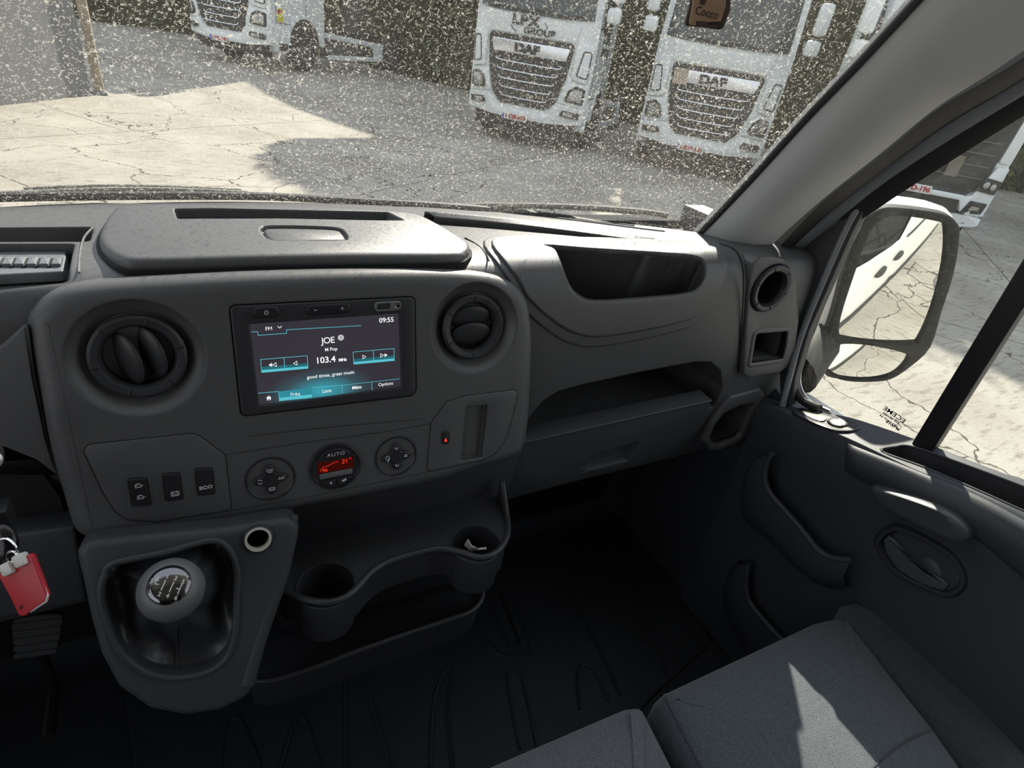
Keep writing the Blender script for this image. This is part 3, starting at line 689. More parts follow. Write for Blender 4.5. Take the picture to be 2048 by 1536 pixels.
g = MB(); sq0 = ccw(sqp); g.slab(PD, inset(sq0, -.010), .004, .0095, DASH, holes=[sq0], bev=.003); g.build('pocket_surround', dash)
g = MB(); L_ = g.ring(on(PD, sq0, .008)); M_ = g.ring(on(PD, sq0, -.05)); g.bridge(L_, M_, g.mi(BLACK)); g.face(M_, 0); g.build('square_pocket', dash, recalc=False)
PV = Fr(PD.p(pc_.x, pc_.y, .008), PD.u, PD.v); vent((0, 0), .3, fr=Fr(PV.p(0, 0, .010), PV.u, PV.v), R=.0415, blades=False)
# light line where the pod meets the dash, and outer edge of the dash end
g = MB(); g.tube(spline([PY(p[0], p[1], .588) for p in [(1440, 487), (1470, 500), (1484, 530), (1487, 580), (1482, 660), (1477, 745)]], n=5), .0012, GROOVE, 6); g.build('dash_seam', dash)

# ---- dash body left of the fascia (driver's side) : knee panel and column shroud
g = MB(); KP = Fr((-.16, .545, -.42), (1, 0, 0), (0, .2, 1))
kp = KP.uvs([(-200, 780), (-200, 940), (0, 912), (62, 932), (108, 985), (134, 1070), (40, 1085), (-200, 1120), (-220, 1300), (168, 1210), (150, 1072), (132, 985), (98, 890), (72, 760), (60, 660), (58, 640), (0, 690), (-200, 800)])
g = MB(); g.slab(KP, fillet(KP.uvs([(-420, 960), (-2, 698), (48, 652), (62, 760), (90, 892), (118, 975), (66, 934), (0, 908), (-420, 890)]), .003), -.05, -.012, DASH, bev=.002); g.build('column_surround', dash)
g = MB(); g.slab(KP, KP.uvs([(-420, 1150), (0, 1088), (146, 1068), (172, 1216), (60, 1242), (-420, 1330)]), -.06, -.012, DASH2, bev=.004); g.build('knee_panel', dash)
g = MB(); g.slab(KP, KP.uvs([(-420, 890), (0, 908), (70, 934), (118, 1000), (140, 1075), (0, 1092), (-420, 1150)], -.04), -.06, -.045, BLACK); g.build('knee_recess', dash)

# ---- lower centre console: shift pod
GP = Fr((-.03, .50, -.50), (1, 0, 0), (0, .42, .91))
pod2 = [(150, 1078), (300, 1062), (440, 1050), (604, 1024), (578, 1145), (545, 1240), (500, 1382), (440, 1412), (370, 1422), (300, 1408), (240, 1365), (205, 1300), (185, 1230), (168, 1150)]
g = MB(); pu = fillet(GP.uvs(pod2, .0), .018, 4)
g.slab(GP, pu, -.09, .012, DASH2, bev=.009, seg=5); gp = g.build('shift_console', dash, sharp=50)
bo = [(215, 1150), (222, 1133), (260, 1122), (330, 1108), (410, 1086), (440, 1088), (460, 1110), (470, 1145), (469, 1200), (466, 1265), (452, 1310), (415, 1340), (350, 1352), (290, 1338), (245, 1300), (222, 1250), (208, 1200), (208, 1170)]
bu = spline(GP.uvs(bo, .012), True, 3)
sk = GP.uv(516, 1077, .012)
boolean(gp, [prism(on(GP, inset(ccw(bu), -.001)), GP.n, .03, -.075, taper=.94), prism(on(GP, circ(.0135, 32, sk.x, sk.y)), GP.n, .03, -.05)], sharp=50)
g = MB(); g.tube(on(GP, inset(ccw(bu), -.002), .0125), .0035, DASH2, 8, closed=True); g.build('opening_rim', dash)
g = MB(); rdg = [(600, 1034), (590, 1080), (560, 1180), (530, 1275), (502, 1372)]
g.tube(spline([GP.p(*GP.uv(p[0] - 8, p[1], .012), .006) for p in rdg], n=5), [.0035 + .0055 * i / 20 for i in range(21)], DASH2, 12); g.build('console_ridge', dash)
RINGM = mat('bright_socket_ring', (.92, .88, .78), .42, metal=.35)
g = MB(); g.lathe(GP.p(sk.x, sk.y, .012), GP.n, [(.0150, 0), (.0155, .002), (.0132, .003), (.0122, .0015), (.0122, -.03), (.0150, -.03)], SHADE_PL, closed=True)
g.lathe(GP.p(sk.x, sk.y, .012), GP.n, [(.0134, .0025), (.0131, .0046), (.0112, .0046), (.0108, .001), (.0108, -.004), (.0122, -.004)], RINGM, closed=True)
g.lathe(GP.p(sk.x, sk.y, .012), GP.n, [(0, -.028), (.0122, -.028)], BLACK); g.build('power_socket', dash)
# gear lever
kc = PY(342, 1178, .435)
lever = thing('gear_lever', GP.p(*GP.uv(330, 1250), -.03), 'grey ball gear knob with chrome shift pattern cap on a black leather gaiter', 'gear lever')
axk = (GP.n + Vector((.05, -.35, .75))).normalized(); axk = Vector((-.02, -.62, .79)).normalized()
look = (-kc).normalized(); axk = (look * .80 + Vector((-.1, .1, .6)) * .50).normalized()
g = MB(); g.lathe(kc, axk, [(.0, .0185), (.017, .0175), (.0225, .0145), (.0270, .007), (.0285, -.003), (.0275, -.013), (.024, -.023), (.0195, -.031), (.0165, -.037), (.0150, -.046), (0, -.046)], KNOB, 48); g.build('knob', lever, sharp=60)
KF = Fr(kc + axk * .0185, CR - CU * .16, CU + CR * .16); KF = Fr(kc + axk * .0180, KF.u - axk * KF.u.dot(axk), axk.cross(KF.u - axk * KF.u.dot(axk)))
CAPM = mat('shift_cap_dark_chrome', (.20, .20, .21), .10, metal=1)
g = MB(); g.lathe(KF.o, KF.n, [(0, .0030), (.008, .0026), (.014, .0012), (.0175, -.0004), (.0182, -.002), (0, -.002)], CAPM, 48); cap = g.build('shift_cap', lever, sharp=70)
g = MB()
for i, ch_ in enumerate('R135'): g.text(KF, ch_, (-.0105 + .0070 * i, .0042 + .0022 * (1 - abs(i - 1.5) / 1.5) + (.0 if i else -.002)), .0058, .0022, INK_W, bold=.0001)
for i in range(1, 4):
    x = -.0105 + .0070 * i; g.line(KF, (x, .0022), (x, -.0062), .0009, .0026, INK_W)
g.line(KF, (-.0105, -.0022), (.0105, -.0022), .0009, .0026, INK_W); g.line(KF, (-.0105, .0012), (-.0105, -.0022), .0009, .0026, INK_W)
for i, ch_ in enumerate('246'): g.text(KF, ch_, (-.0035 + .0070 * i, -.0098), .0052, .0020, INK_W, bold=.0001)
for v in g.bm.verts:
    d_ = v.co - KF.o; r2_ = d_.dot(KF.u) ** 2 + d_.dot(KF.v) ** 2; v.co += KF.n * (.0012 - r2_ * 9.5)
g.build('shift_pattern', cap)
# gaiter: folded leather skirt from the rim to the neck
neck = kc - axk * .040; n_ = len(bu); g = MB(); rows = []; bb = ccw(bu)
cen = sum(bb, Vector((0, 0))) / n_
rim3 = [GP.p(q.x, q.y, -.006) for q in inset(bb, .0)]
for j in range(9):
    t = j / 8; row = []
    for i, p in enumerate(rim3):
        a = 2 * math.pi * i / n_; d = (p - GP.p(cen.x, cen.y, -.012)).normalized()
        q = neck + d * .017; s = t ** 1.15
        pt = p.lerp(q, s) - GP.n * (.022 * math.sin(math.pi * min(1, t * 1.1)) * (1 - .45 * t)) + GP.n * (.006 * math.sin(a * 5 + 1.2 * t * 3) + .004 * math.sin(a * 9 + t * 5)) * math.sin(math.pi * t)
        row.append(pt)
    rows.append(row)
g.grid(rows, LEATHER, closed=True); g.build('gaiter', lever, sharp=80, recalc=False)
g = MB(); st = [r[min(range(n_), key=lambda i: (rim3[i] - GP.p(*GP.uv(352, 1352), 0)).length)] for r in rows[:-2]]
g.tube([p + GP.n * .0015 for p in st], .0012, LEATHER, 6); g.build('gaiter_seam', lever)

# ---- cup holders and the open bin below them
zc = -.60
lip_px = [(563, 1178), (600, 1193), (650, 1202), (690, 1192), (718, 1168), (742, 1142), (775, 1121), (830, 1104), (880, 1094), (925, 1102), (962, 1112), (995, 1100), (1014, 1072), (1016, 1040), (1009, 1010), (1000, 988)]
lp = spline([PZ(p[0], p[1], zc) for p in lip_px], n=5)
lp = [Vector((p.x, min(p.y, .575), p.z + (.03 * max(0, (i - 66) / 9) ** 1.5 if i > 66 else 0))) for i, p in enumerate(lp)]
back = [Vector((p.x, .590, zc)) for p in lp]
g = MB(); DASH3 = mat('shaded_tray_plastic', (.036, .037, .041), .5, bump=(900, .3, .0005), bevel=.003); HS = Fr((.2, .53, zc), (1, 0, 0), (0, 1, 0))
so_ = [Vector((p.x - .2, p.y - .53)) for p in lp[:-6]]; so_ = so_ + [Vector((so_[-1].x, .075)), Vector((so_[0].x - .01, .075))]
cl, cr_ = HS.uv(652, 1167), HS.uv(957, 1083)
holes = [circ(.034, 36, cl.x, cl.y + .002), circ(.034, 36, cr_.x - .002, cr_.y + .002)]
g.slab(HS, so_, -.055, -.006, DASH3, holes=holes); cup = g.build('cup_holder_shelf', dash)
for c in (cl, cr_ - Vector((.002, 0))):
    g = MB(); o = HS.p(c.x, c.y + .002, -.006); g.lathe(o, (0, 0, 1), [(.0355, 0), (.0350, .0015), (.0338, .0015), (.0335, 0), (.032, -.06), (0, -.06), (0, -.062), (.0345, -.062)], SHADE_PL, 40, closed=True); g.build('cup_well', cup)
g = MB(); g.tube([p + Vector((0, 0, -.003)) for p in lp], .0045, SHADE_PL, 10); g.build('front_lip', cup)
g = MB(); dn = [p + Vector((0, .004, -.055)) for p in lp]; dn2 = [p + Vector((0, .03, -.062)) for p in lp]
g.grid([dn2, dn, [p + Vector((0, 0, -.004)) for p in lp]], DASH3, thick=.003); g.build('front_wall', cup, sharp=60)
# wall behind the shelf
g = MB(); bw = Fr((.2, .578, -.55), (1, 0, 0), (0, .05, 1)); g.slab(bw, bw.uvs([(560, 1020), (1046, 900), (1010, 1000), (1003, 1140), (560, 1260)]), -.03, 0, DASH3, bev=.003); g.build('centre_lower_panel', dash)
# bin
zb = -.735
bl = spline([PZ(p[0], p[1], zb) for p in [(500, 1358), (540, 1361), (620, 1338), (720, 1300), (880, 1245), (935, 1226), (960, 1205), (967, 1180), (965, 1158)]], n=5)
g = MB(); b2 = [p + Vector((0, .012, -.075)) for p in bl]; b3 = [p + Vector((0, .12, -.09)) for p in bl]
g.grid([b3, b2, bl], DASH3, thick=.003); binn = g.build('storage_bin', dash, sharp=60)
g = MB(); g.tube(bl, .0038, SHADE_PL, 10); g.build('bin_lip', binn)
g = MB(); g.slab(Fr((.17, .66, -.72), (1, 0, 0), (0, 0, 1)), [(-.20, -.12), (.19, -.12), (.19, .06), (-.20, .06)], -.02, 0, BLACK); g.build('back_wall', binn)
# crumpled paper in the right cup
g = MB(); pc0 = HS.p(cr_.x - .014, cr_.y - .008, -.006); PAP = mat('scrap_paper', (.55, .53, .50), .8)
vs = [(0, 0, 0), (-.009, .004, .010), (-.004, .006, .016), (.001, .002, .006), (.008, -.003, .003), (.020, -.006, .003), (.022, -.002, -.001), (.006, .004, -.004)]
top_ = g.ring([pc0 + Vector(v) for v in vs]); bt_ = g.ring([pc0 + Vector(v) + Vector((.002, .004, -.001)) for v in vs]); g.bridge(top_, bt_, g.mi(PAP)); g.face(top_, 0); g.face(bt_[::-1], 0)
tag(g.build('paper_scrap', None, sharp=10), 'torn scrap of white paper poking out of the right cup holder', 'paper')

# ================================================================== INFOTAINMENT UNIT
def fuv(x, y): return FA.uv(x, y)
info = thing('infotainment_unit', FA.p(*fuv(645, 815), -.01), 'black touchscreen radio unit showing a station on 103.4 MHz in the centre fascia', 'radio')
FU = [FA.uv(*p) for p in [(501.8, 646.3), (799.7, 628.4), (801.3, 775.5), (516.5, 810)]]
x0 = (FU[0].x + FU[3].x) / 2; x1 = (FU[1].x + FU[2].x) / 2; y1 = (FU[0].y + FU[1].y) / 2; y0 = (FU[2].y + FU[3].y) / 2
g = MB(); scr = fillet([(x0, y0), (x1, y0), (x1, y1), (x0, y1)], .001)
g.slab(FA, bez, -.009, .0012, SHADE_PL, holes=[scr], bev=.0015); g.build('bezel', info)
def scrmat():
    m = bpy.data.materials.new('screen_backlight'); m.use_nodes = True; nt = m.node_tree; nt.nodes.remove(nt.nodes['Principled BSDF']); L = nt.links.new
    tc = nt.nodes.new('ShaderNodeTexCoord'); mp = nt.nodes.new('ShaderNodeMapping'); L(tc.outputs['Generated'], mp.inputs[0]); mp.inputs['Location'].default_value = (-.40, 0, .0); mp.inputs['Scale'].default_value = (2.6, 0, 3.2)
    gr = nt.nodes.new('ShaderNodeTexGradient'); gr.gradient_type = 'SPHERICAL'; L(mp.outputs[0], gr.inputs[0])
    mp.inputs['Location'].default_value = (-.42 * 2.6, 0, -.08 * 3.2)
    r = nt.nodes.new('ShaderNodeValToRGB'); r.color_ramp.elements[0].color = (.036, .032, .042, 1); r.color_ramp.elements[1].color = (.04, .34, .42, 1); r.color_ramp.elements[1].position = .95
    e = r.color_ramp.elements.new(.35); e.color = (.04, .075, .095, 1)
    em = nt.nodes.new('ShaderNodeEmission'); L(gr.outputs['Fac'], r.inputs[0]); L(r.outputs[0], em.inputs[0])
    gl = nt.nodes.new('ShaderNodeBsdfGlossy'); gl.inputs['Roughness'].default_value = .15; mx = nt.nodes.new('ShaderNodeMixShader'); mx.inputs[0].default_value = .04
    L(em.outputs[0], mx.inputs[1]); L(gl.outputs[0], mx.inputs[2]); L(mx.outputs[0], nt.nodes['Material Output'].inputs[0]); return m
g = MB(); g.slab(FA, [(x0, y0), (x1, y0), (x1, y1), (x0, y1)], -.004, -.0022, scrmat()); screen = g.build('screen', info)
SW_ = -.0018
g = MB()
def T(t, px, py, sz, m=E_W, **k): q = fuv(px, py); g.text(FA, t, (q.x, q.y), sz, SW_, m, **k)
T('09:55', 774, 641, .0078, bold=.00008); T('FM', 538, 658.5, .0056); T('JOE', 657, 682, .0098, bold=.00006, sp=.9); T('M Pop', 663, 699.5, .0052, bold=.00005)
T('103.4', 652, 721, .0098, bold=.00015); T('MHz', 686, 720.5, .0045, bold=.0002); T('good times, great music', 663, 750.4, .0054, bold=.00003)
T('Fréq', 591, 789.5, .0054); T('Liste', 654.5, 783, .0054); T('Mém', 714.5, 776, .0054, bold=.0001); T('Options', 772.5, 769, .0054)
q = fuv(682.5, 676); g.slab(FA, circ(.0033, 24, q.x, q.y), SW_ - .0002, SW_ + .0002, E_S)
q = fuv(682.5, 676); g.text(FA, '3', (q.x, q.y), .005, SW_ + .0004, emis('dim_grey', (.16, .16, .16)))
q = fuv(560, 655); g.line(FA, (q.x - .0018, q.y + .0008), (q.x, q.y - .001), .0006, SW_, E_W); g.line(FA, (q.x, q.y - .001), (q.x + .0018, q.y + .0008), .0006, SW_, E_W)
q = fuv(538, 797)   # house symbol
g.slab(FA, [(q.x - .0028, q.y), (q.x - .0018, q.y), (q.x - .0018, q.y - .0026), (q.x - .0006, q.y - .0026), (q.x - .0006, q.y - .001), (q.x + .0006, q.y - .001), (q.x + .0006, q.y - .0026), (q.x + .0018, q.y - .0026), (q.x + .0018, q.y), (q.x + .0028, q.y), (q.x, q.y + .0024)], SW_ - .0002, SW_, E_W)
def tri(px, py, d, fill=True, s=.0022):
    q = fuv(px, py); P = [(q.x - d * s * .8, q.y), (q.x + d * s * .8, q.y + s), (q.x + d * s * .8, q.y - s)] if True else 0
    if fill: g.slab(FA, P, SW_ - .0002, SW_, E_W)
    else:
        for a, b in zip(P, P[1:] + P[:1]): g.line(FA, a, b, .0005, SW_, E_W)
tri(541, 731, 1); tri(549.5, 730.5, 1, False); tri(591, 727.5, 1, False); tri(729.5, 714.5, -1, False); tri(765, 711.5, -1, False); tri(773, 711, -1)
g.build('screen_symbols', screen)
g = MB()
def PL(pts, closed=False, wid=.0005):
    u = [fuv(*p) for p in pts]
    for a, b in zip(u, u[1:] + (u[:1] if closed else [])): g.line(FA, a, b, wid, SW_, E_C)
PL([(504, 665), (515.5, 663.8), (517, 671.5), (573.5, 667.5), (573.5, 660.3), (723, 652)])
LB = [(521.6, 720), (615, 712.3), (616.6, 737.6), (523.8, 746)]; RB = [(707, 705), (789, 697.8), (789.6, 721.9), (708.6, 729.5)]
for B in (LB, RB): PL(B, True)
PL([(568.3, 716.3), (570.3, 741.6)]); PL([(747.5, 701.6), (748.6, 725.6)])
PL([(516.5, 787.5), (557.5, 784), (559.5, 803)]); PL([(624.5, 776.5), (684.5, 771.5), (685.5, 788)]); PL([(684.5, 771.5), (744, 765)], wid=.0004); PL([(744, 765), (745, 781)]); PL([(744, 765), (800, 758.5)], wid=.0004)
g.build('screen_outlines', screen)
g = MB()
for B in (LB, RB):   # glow strips along the button bottoms, and the selected tab
    u = [fuv(*p) for p in B]; a = u[3].lerp(u[0], .42); b = u[2].lerp(u[1], .42)
    g.slab(FA, [u[3], u[2], b, a], SW_ - .0004, SW_ - .0003, E_CD); a = u[3].lerp(u[0], .18); b = u[2].lerp(u[1], .18); g.slab(FA, [u[3], u[2], b, a], SW_ - .0003, SW_ - .0002, E_C)
u = [fuv(*p) for p in [(559.5, 803), (624.5, 796), (624.5, 790), (559.5, 797)]]; g.slab(FA, u, SW_ - .0003, SW_ - .0001, E_C)
u = [fuv(*p) for p in [(559.5, 803), (624.5, 796), (624.5, 777), (558.5, 784)]]; g.slab(FA, u, SW_ - .0004, SW_ - .00035, emis('tab_teal', (.03, .24, .30)))
TAB = emis('tab_brown', (.045, .035, .036))
for B in ([(518, 808), (558.5, 803.5), (557, 784.5), (517, 788)], [(625, 795.5), (800.5, 775.5), (800, 759), (624.5, 777)]): g.slab(FA, [fuv(*p) for p in B], SW_ - .0006, SW_ - .0005, TAB)
g.build('screen_buttons', screen)
BTN = mat('satin_black_key', (.022, .022, .026), .35, bevel=.001)
def btn(name, px, py, w_, h_, r, hgt=.0032, label=None):
    q = fuv(px, py); gg = MB(); gg.slab(FA, rrect(w_, h_, r, q.x, q.y), 0, hgt, BTN, bev=.0012); gg.ribbon(FA, inset(rrect(w_, h_, r, q.x, q.y), -.0005), .0005, .0016, STEEL if False else SHADE_PL)
    return gg.build(name, info), q
b, q = btn('power_button', 532, 624, .024, .0105, .0048)
gg = MB(); ring = [(q.x + .0018 * math.cos(a), q.y + .0018 * math.sin(a)) for a in [math.radians(60 - 12 * 5 + d) for d in range(0, 0)]]
arc = [(q.x + .0019 * math.sin(t), q.y + .0019 * math.cos(t)) for t in [math.radians(35 + 290 * k / 16) for k in range(17)]]
gg.ribbon(FA, arc, .0006, .0036, INK_W, closed=False); gg.line(FA, (q.x, q.y + .0004), (q.x, q.y + .0026), .0006, .0036, INK_W); gg.build('power_symbol', b)
b, q = btn('volume_rocker', 657, 617.5, .045, .0100, .0048)
gg = MB(); gg.line(FA, (q.x - .0155, q.y), (q.x - .0125, q.y), .0006, .0036, INK_W); gg.line(FA, (q.x + .0125, q.y), (q.x + .0155, q.y), .0006, .0036, INK_W); gg.line(FA, (q.x + .014, q.y - .0015), (q.x + .014, q.y + .0015), .0006, .0036, INK_W); gg.build('volume_symbols', b)
q = fuv(775, 612); gg = MB(); o_ = rrect(.031, .011, .005, q.x, q.y); usb = rrect(.0145, .0062, .0006, q.x - .0045, q.y); jk = circ(.0026, 20, q.x + .0105, q.y)
gg.slab(FA, o_, -.004, .0030, KNOB, holes=[usb, jk], bev=.0015); ub = gg.build('usb_port', info)
gg = MB(); gg.slab(FA, usb, -.004, -.002, BLACK); gg.slab(FA, rrect(.011, .0022, .0003, q.x - .005, q.y - .001), -.002, .002, SHADE_PL); gg.slab(FA, rrect(.0008, .004, .0002, q.x + .0012, q.y), -.002, .0024, STEEL); gg.build('usb_contact', ub)
gg = MB(); gg.lathe(FA.p(q.x + .0105, q.y, .003), FA.n, [(.0026, 0), (.0024, .0006), (.0018, .0004), (.0016, -.003), (0, -.003)], STEEL, 20); gg.build('aux_jack', ub)
q = fuv(490, 625); gg = MB(); gg.lathe(FA.p(q.x, q.y, .0012), FA.n, [(0, -.001), (.0012, -.001), (.0016, .0004), (.0022, .0004), (.0026, 0)], BTN, 20); gg.build('reset_hole', info)

# ================================================================== switch panel, climate controls, hazard panel
def outline_panel(name, px, hole=(), h=.0008):
    u = fillet(FA.uvs(px), .006); g = MB(); g.slab(FA, u, -.004, h, DASH, bev=.0006, seg=2, holes=hole); g.ribbon(FA, inset(ccw(u), -.0004), .0009, .0003, GROOVE); return g.build(name, dash)
sp_ = outline_panel('switch_panel', [(168, 902), (176, 889), (385, 867), (399, 872), (450, 910), (463, 1020), (316, 1043), (255, 1039), (232, 1024), (206, 984)])
hp_ = outline_panel('hazard_panel', [(862, 846), (893, 804), (930, 792), (1030, 779), (1035, 790), (1014, 874), (992, 906), (966, 920), (853, 944)], hole=[slotR])
g = MB(); q = FA.uv(975, 860); 
for pts in ([(450, 910), (600, 886), (780, 862), (861, 847)], [(463, 1021), (600, 997), (853, 945)], [(497, 872), (650, 855), (845, 838)]):
    g.ribbon(FA, FA.uvs(pts), .0005, .0003, GROOVE, closed=False)
g.build('panel_seam', dash)
def switch(px4, marks):
    u = fillet(FA.uvs(px4), .0015); g = MB(); g.slab(FA, u, -.003, .0030, BTN, bev=.0010); g.ribbon(FA, inset(ccw(u), -.0006), .0008, .0011, GROOVE); s = g.build('switch', dash)
    g = MB(); c = sum(ccw(u), Vector((0, 0))) / len(u); marks(g, c); g.build('switch_symbol', s); return s
def gauge(g, x, y, r=.0026, plus=False):
    g.ribbon(FA, [(x + r * math.cos(t), y + r * math.sin(t)) for t in [math.radians(-50 + 280 * k / 14) for k in range(15)]], .0006, .0034, INK_W, closed=False)
    g.line(FA, (x, y), (x - r * .6, y + r * .5), .0005, .0034, INK_W); g.line(FA, (x + r, y - r * .2), (x + r * 1.7, y + r * .1), .0005, .0034, INK_W)
    g.line(FA, (x - .0014, y - .0012), (x + .0014, y - .0012), .0005, .0034, INK_W)
switch([(257, 957), (292, 955), (301, 1008), (266, 1011)], lambda g, c: (gauge(g, c.x, c.y + .0075), gauge(g, c.x, c.y - .0055)))
switch([(326, 947), (358, 945), (365, 997), (333, 1000)], lambda g, c: (gauge(g, c.x + .001, c.y - .0075, .0024), g.ribbon(FA, rrect(.007, .0048, .001, c.x + .001, c.y - .0075), .0005, .0034, INK_W)))
switch([(391, 937), (423, 935), (429, 986), (397, 989)], lambda g, c: g.text(FA, 'ECO', (c.x, c.y - .0062), .0050, .0034, INK_W, bold=.00015, sx=1.25))
def rosette(px, py, name):
    q = FA.uv(px, py); g = MB(); g.lathe(FA.p(q.x, q.y, 0), FA.n, [(.0265, -.001), (.0262, .0012), (.0250, .0012), (.0235, -.0006), (.0150, -.0030), (0, -.0030)], BTN, 48, up=FA.u); 
    r = g.build(name, dash); g = MB()
    pts = []
    for k in range(64):
        t = 2 * math.pi * k / 64; rr = .0135 + .0045 * math.cos(4 * t); pts.append((q.x + rr * math.cos(t), q.y + rr * math.sin(t)))
    g.slab(FA, pts, -.003, .0038, BTN, bev=.0018); p = g.build('four_way_button', r); return r, p, q
def rect_(g, x, y, w_, h_): g.ribbon(FA, rrect(w_, h_, .0005, x, y), .0005, .0043, INK_W)
r, p, q = rosette(541, 957, 'air_control_dial'); g = MB()
g.ribbon(FA, [(q.x - .0035, q.y + .0125), (q.x + .0035, q.y + .0125), (q.x + .0018, q.y + .0095), (q.x - .0018, q.y + .0095)], .0005, .0043, INK_W)
for d in (-.0015, 0, .0015): g.line(FA, (q.x + d, q.y + .0102), (q.x + d * 1.3, q.y + .0135), .0004, .0044, INK_W)
rect_(g, q.x, q.y - .0112, .0062, .0032)
for d in (-.0016, 0, .0016): g.line(FA, (q.x + d, q.y - .0122), (q.x + d, q.y - .0102), .0004, .0044, INK_W)
for a0 in (20, 200): g.ribbon(FA, [(q.x - .0112 + .0024 * math.cos(t), q.y + .0024 * math.sin(t)) for t in [math.radians(a0 + 130 * k / 8) for k in range(9)]], .0006, .0043, INK_W, closed=False)
g.text(FA, 'A/C', (q.x + .0112, q.y), .0042, .0041, INK_W, bold=.0001); g.build('button_symbols', r)
r, p, q = rosette(792, 912, 'fan_control_dial'); g = MB()
def mannikin(g, x, y):
    g.slab(FA, circ(.0009, 12, x - .0016, y + .0014), .004, .0044, INK_W); g.line(FA, (x - .0012, y - .0006), (x + .0012, y - .0002), .0009, .0044, INK_W); g.line(FA, (x + .0012, y - .0002), (x + .0018, y + .002), .0006, .0044, INK_W)
mannikin(g, q.x, q.y + .0115); mannikin(g, q.x, q.y - .0115)
g.ribbon(FA, [(q.x - .0115 + .0024 * math.cos(t), q.y + .001 + .0024 * math.sin(t)) for t in [math.radians(20 + 250 * k / 8) for k in range(9)]], .0006, .0043, INK_W, closed=False); g.line(FA, (q.x - .0115, q.y - .0035), (q.x - .0095, q.y + .001), .0014, .0044, INK_W)
for k in range(4):
    a = k * math.pi / 2 + .6; g.slab(FA, circ(.0010, 10, q.x + .0112 + .0014 * math.cos(a), q.y + .0014 * math.sin(a), .0007), .004, .0044, INK_W)
g.build('button_symbols', r)
q = FA.uv(671, 932); g = MB()
g.lathe(FA.p(q.x, q.y, 0), FA.n, [(.0295, -.001), (.0292, .0020), (.0278, .0026), (.0268, .0010), (0, .0010)], BTN, 56, up=FA.u); cd = g.build('climate_dial', dash)
g = MB(); top_k = [(q.x + .0235 * math.cos(t), q.y + .0235 * math.sin(t)) for t in [math.radians(35 + 110 * k / 14) for k in range(15)]]; g.slab(FA, top_k, 0, .0034, BTN, bev=.001); g.build('auto_button', cd)
for sgn in (-1, 1):
    g = MB(); lo_k = [(q.x + sgn * .0006, q.y - .0155), (q.x + sgn * .0180, q.y - .0155)] + [(q.x + sgn * .0250 * math.cos(t), q.y + .0250 * math.sin(t)) for t in [math.radians(-45 - 43 * k / 6) for k in range(7)]]
    g.slab(FA, lo_k, 0, .0034, BTN, bev=.0008); kb = g.build('temperature_button', cd); g = MB(); g.slab(FA, circ(.0016 + .0003 * sgn, 14, q.x + sgn * .0072, q.y - .0190, .0012), .003, .0038, INK_W)
    if sgn > 0: g.slab(FA, circ(.0011, 12, q.x + .0095, q.y - .0180, .0016), .003, .0038, INK_W)
    g.build('button_symbol', kb)
g = MB(); LC = rrect(.041, .0135, .0008, q.x, q.y + .0015); g.slab(FA, LC, .0005, .0018, E_RD); lcd = g.build('lcd_display', cd)
g = MB(); g.slab(FA, rrect(.038, .0068, .001, q.x, q.y - .0098), .0005, .0022, KNOB, bev=.001); g.build('display_sill', cd)
g = MB(); g.text(FA, 'AUTO', (q.x + .001, q.y + .0165), .0058, .0036, INK_W, sx=1.2, sp=1.1)
g.text(FA, '21', (q.x + .0105, q.y + .0048), .0075, .0020, E_R, shear=.15); g.ribbon(FA, circ(.0007, 10, q.x + .0172, q.y + .0075), .0004, .0022, E_R); g.text(FA, '96', (q.x - .0125, q.y - .0022), .0060, .0020, E_R)
g.ribbon(FA, spline([Vector(t) for t in [(q.x - .0180, q.y - .0025), (q.x - .0150, q.y + .0018), (q.x - .0085, q.y + .0030), (q.x - .0020, q.y + .0055), (q.x + .0035, q.y + .0060)]], n=4), .0004, .0021, E_R, closed=False)
g.build('display_characters', lcd)
# hazard / lock button with a red lamp
q = FA.uv(890, 874); g = MB(); g.slab(FA, rrect(.0085, .0165, .004, q.x, q.y), 0, .0022, BTN, bev=.001); g.ribbon(FA, inset(rrect(.0085, .0165, .004, q.x, q.y), -.0008), .0012, .0014, SHADE_PL); hz_ = g.build('hazard_button', dash)
g = MB(); g.slab(FA, [(q.x - .0020, q.y - .0055), (q.x + .0020, q.y - .0055), (q.x + .0004, q.y - .0005), (q.x - .0004, q.y - .0005)], .002, .0026, E_R); g.build('warning_lamp', hz_)

# ================================================================== loose and low things: key, pedal, mat, seats
key = thing('ignition_key', PY(0, 1010, .44), 'ignition key in the lock with red plastic tag hanging from its ring', 'key')
KO = Fr(PY(45, 1165, .43), CR, CU); KO.n = KO.u.cross(KO.v)
g = MB(); tg = fillet(KO.uvs([(-2, 1148), (62, 1106), (68, 1112), (97, 1188), (94, 1201), (52, 1231), (41, 1230), (22, 1190)]), .0025); g.slab(KO, tg, -.002, .002, RED, bev=.0012); tagp = g.build('red_tag', key)
g = MB(); g.tube([KO.p(*KO.uv(*p), .0005) for p in [(70, 1128), (96, 1192), (93, 1202), (62, 1222)]], .0012, CLEARP, 6); g.text(KO, 'IIII', KO.uv(47, 1213), .004, .0022, TEXTBLK, ang=.9); g.build('tag_edge', tagp)
for px_, py_ in ((22, 1135), (47, 1118)):
    g = MB(); g.box(KO.p(*KO.uv(px_, py_), .002), (.0095, .0105, .008), CLEARP, .002, R=Matrix((KO.u * .9 + KO.v * .42, KO.v * .9 - KO.u * .42, KO.n)).transposed()); g.build('clear_buckle', key)
g = MB(); rc = KO.uv(18, 1100); g.tube([KO.p(rc.x + .0075 * math.cos(t), rc.y + .0105 * math.sin(t), .001 + .003 * math.sin(t)) for t in [2 * math.pi * k / 24 for k in range(24)]], .0009, CHROME, 6, closed=True); g.build('key_ring', key)
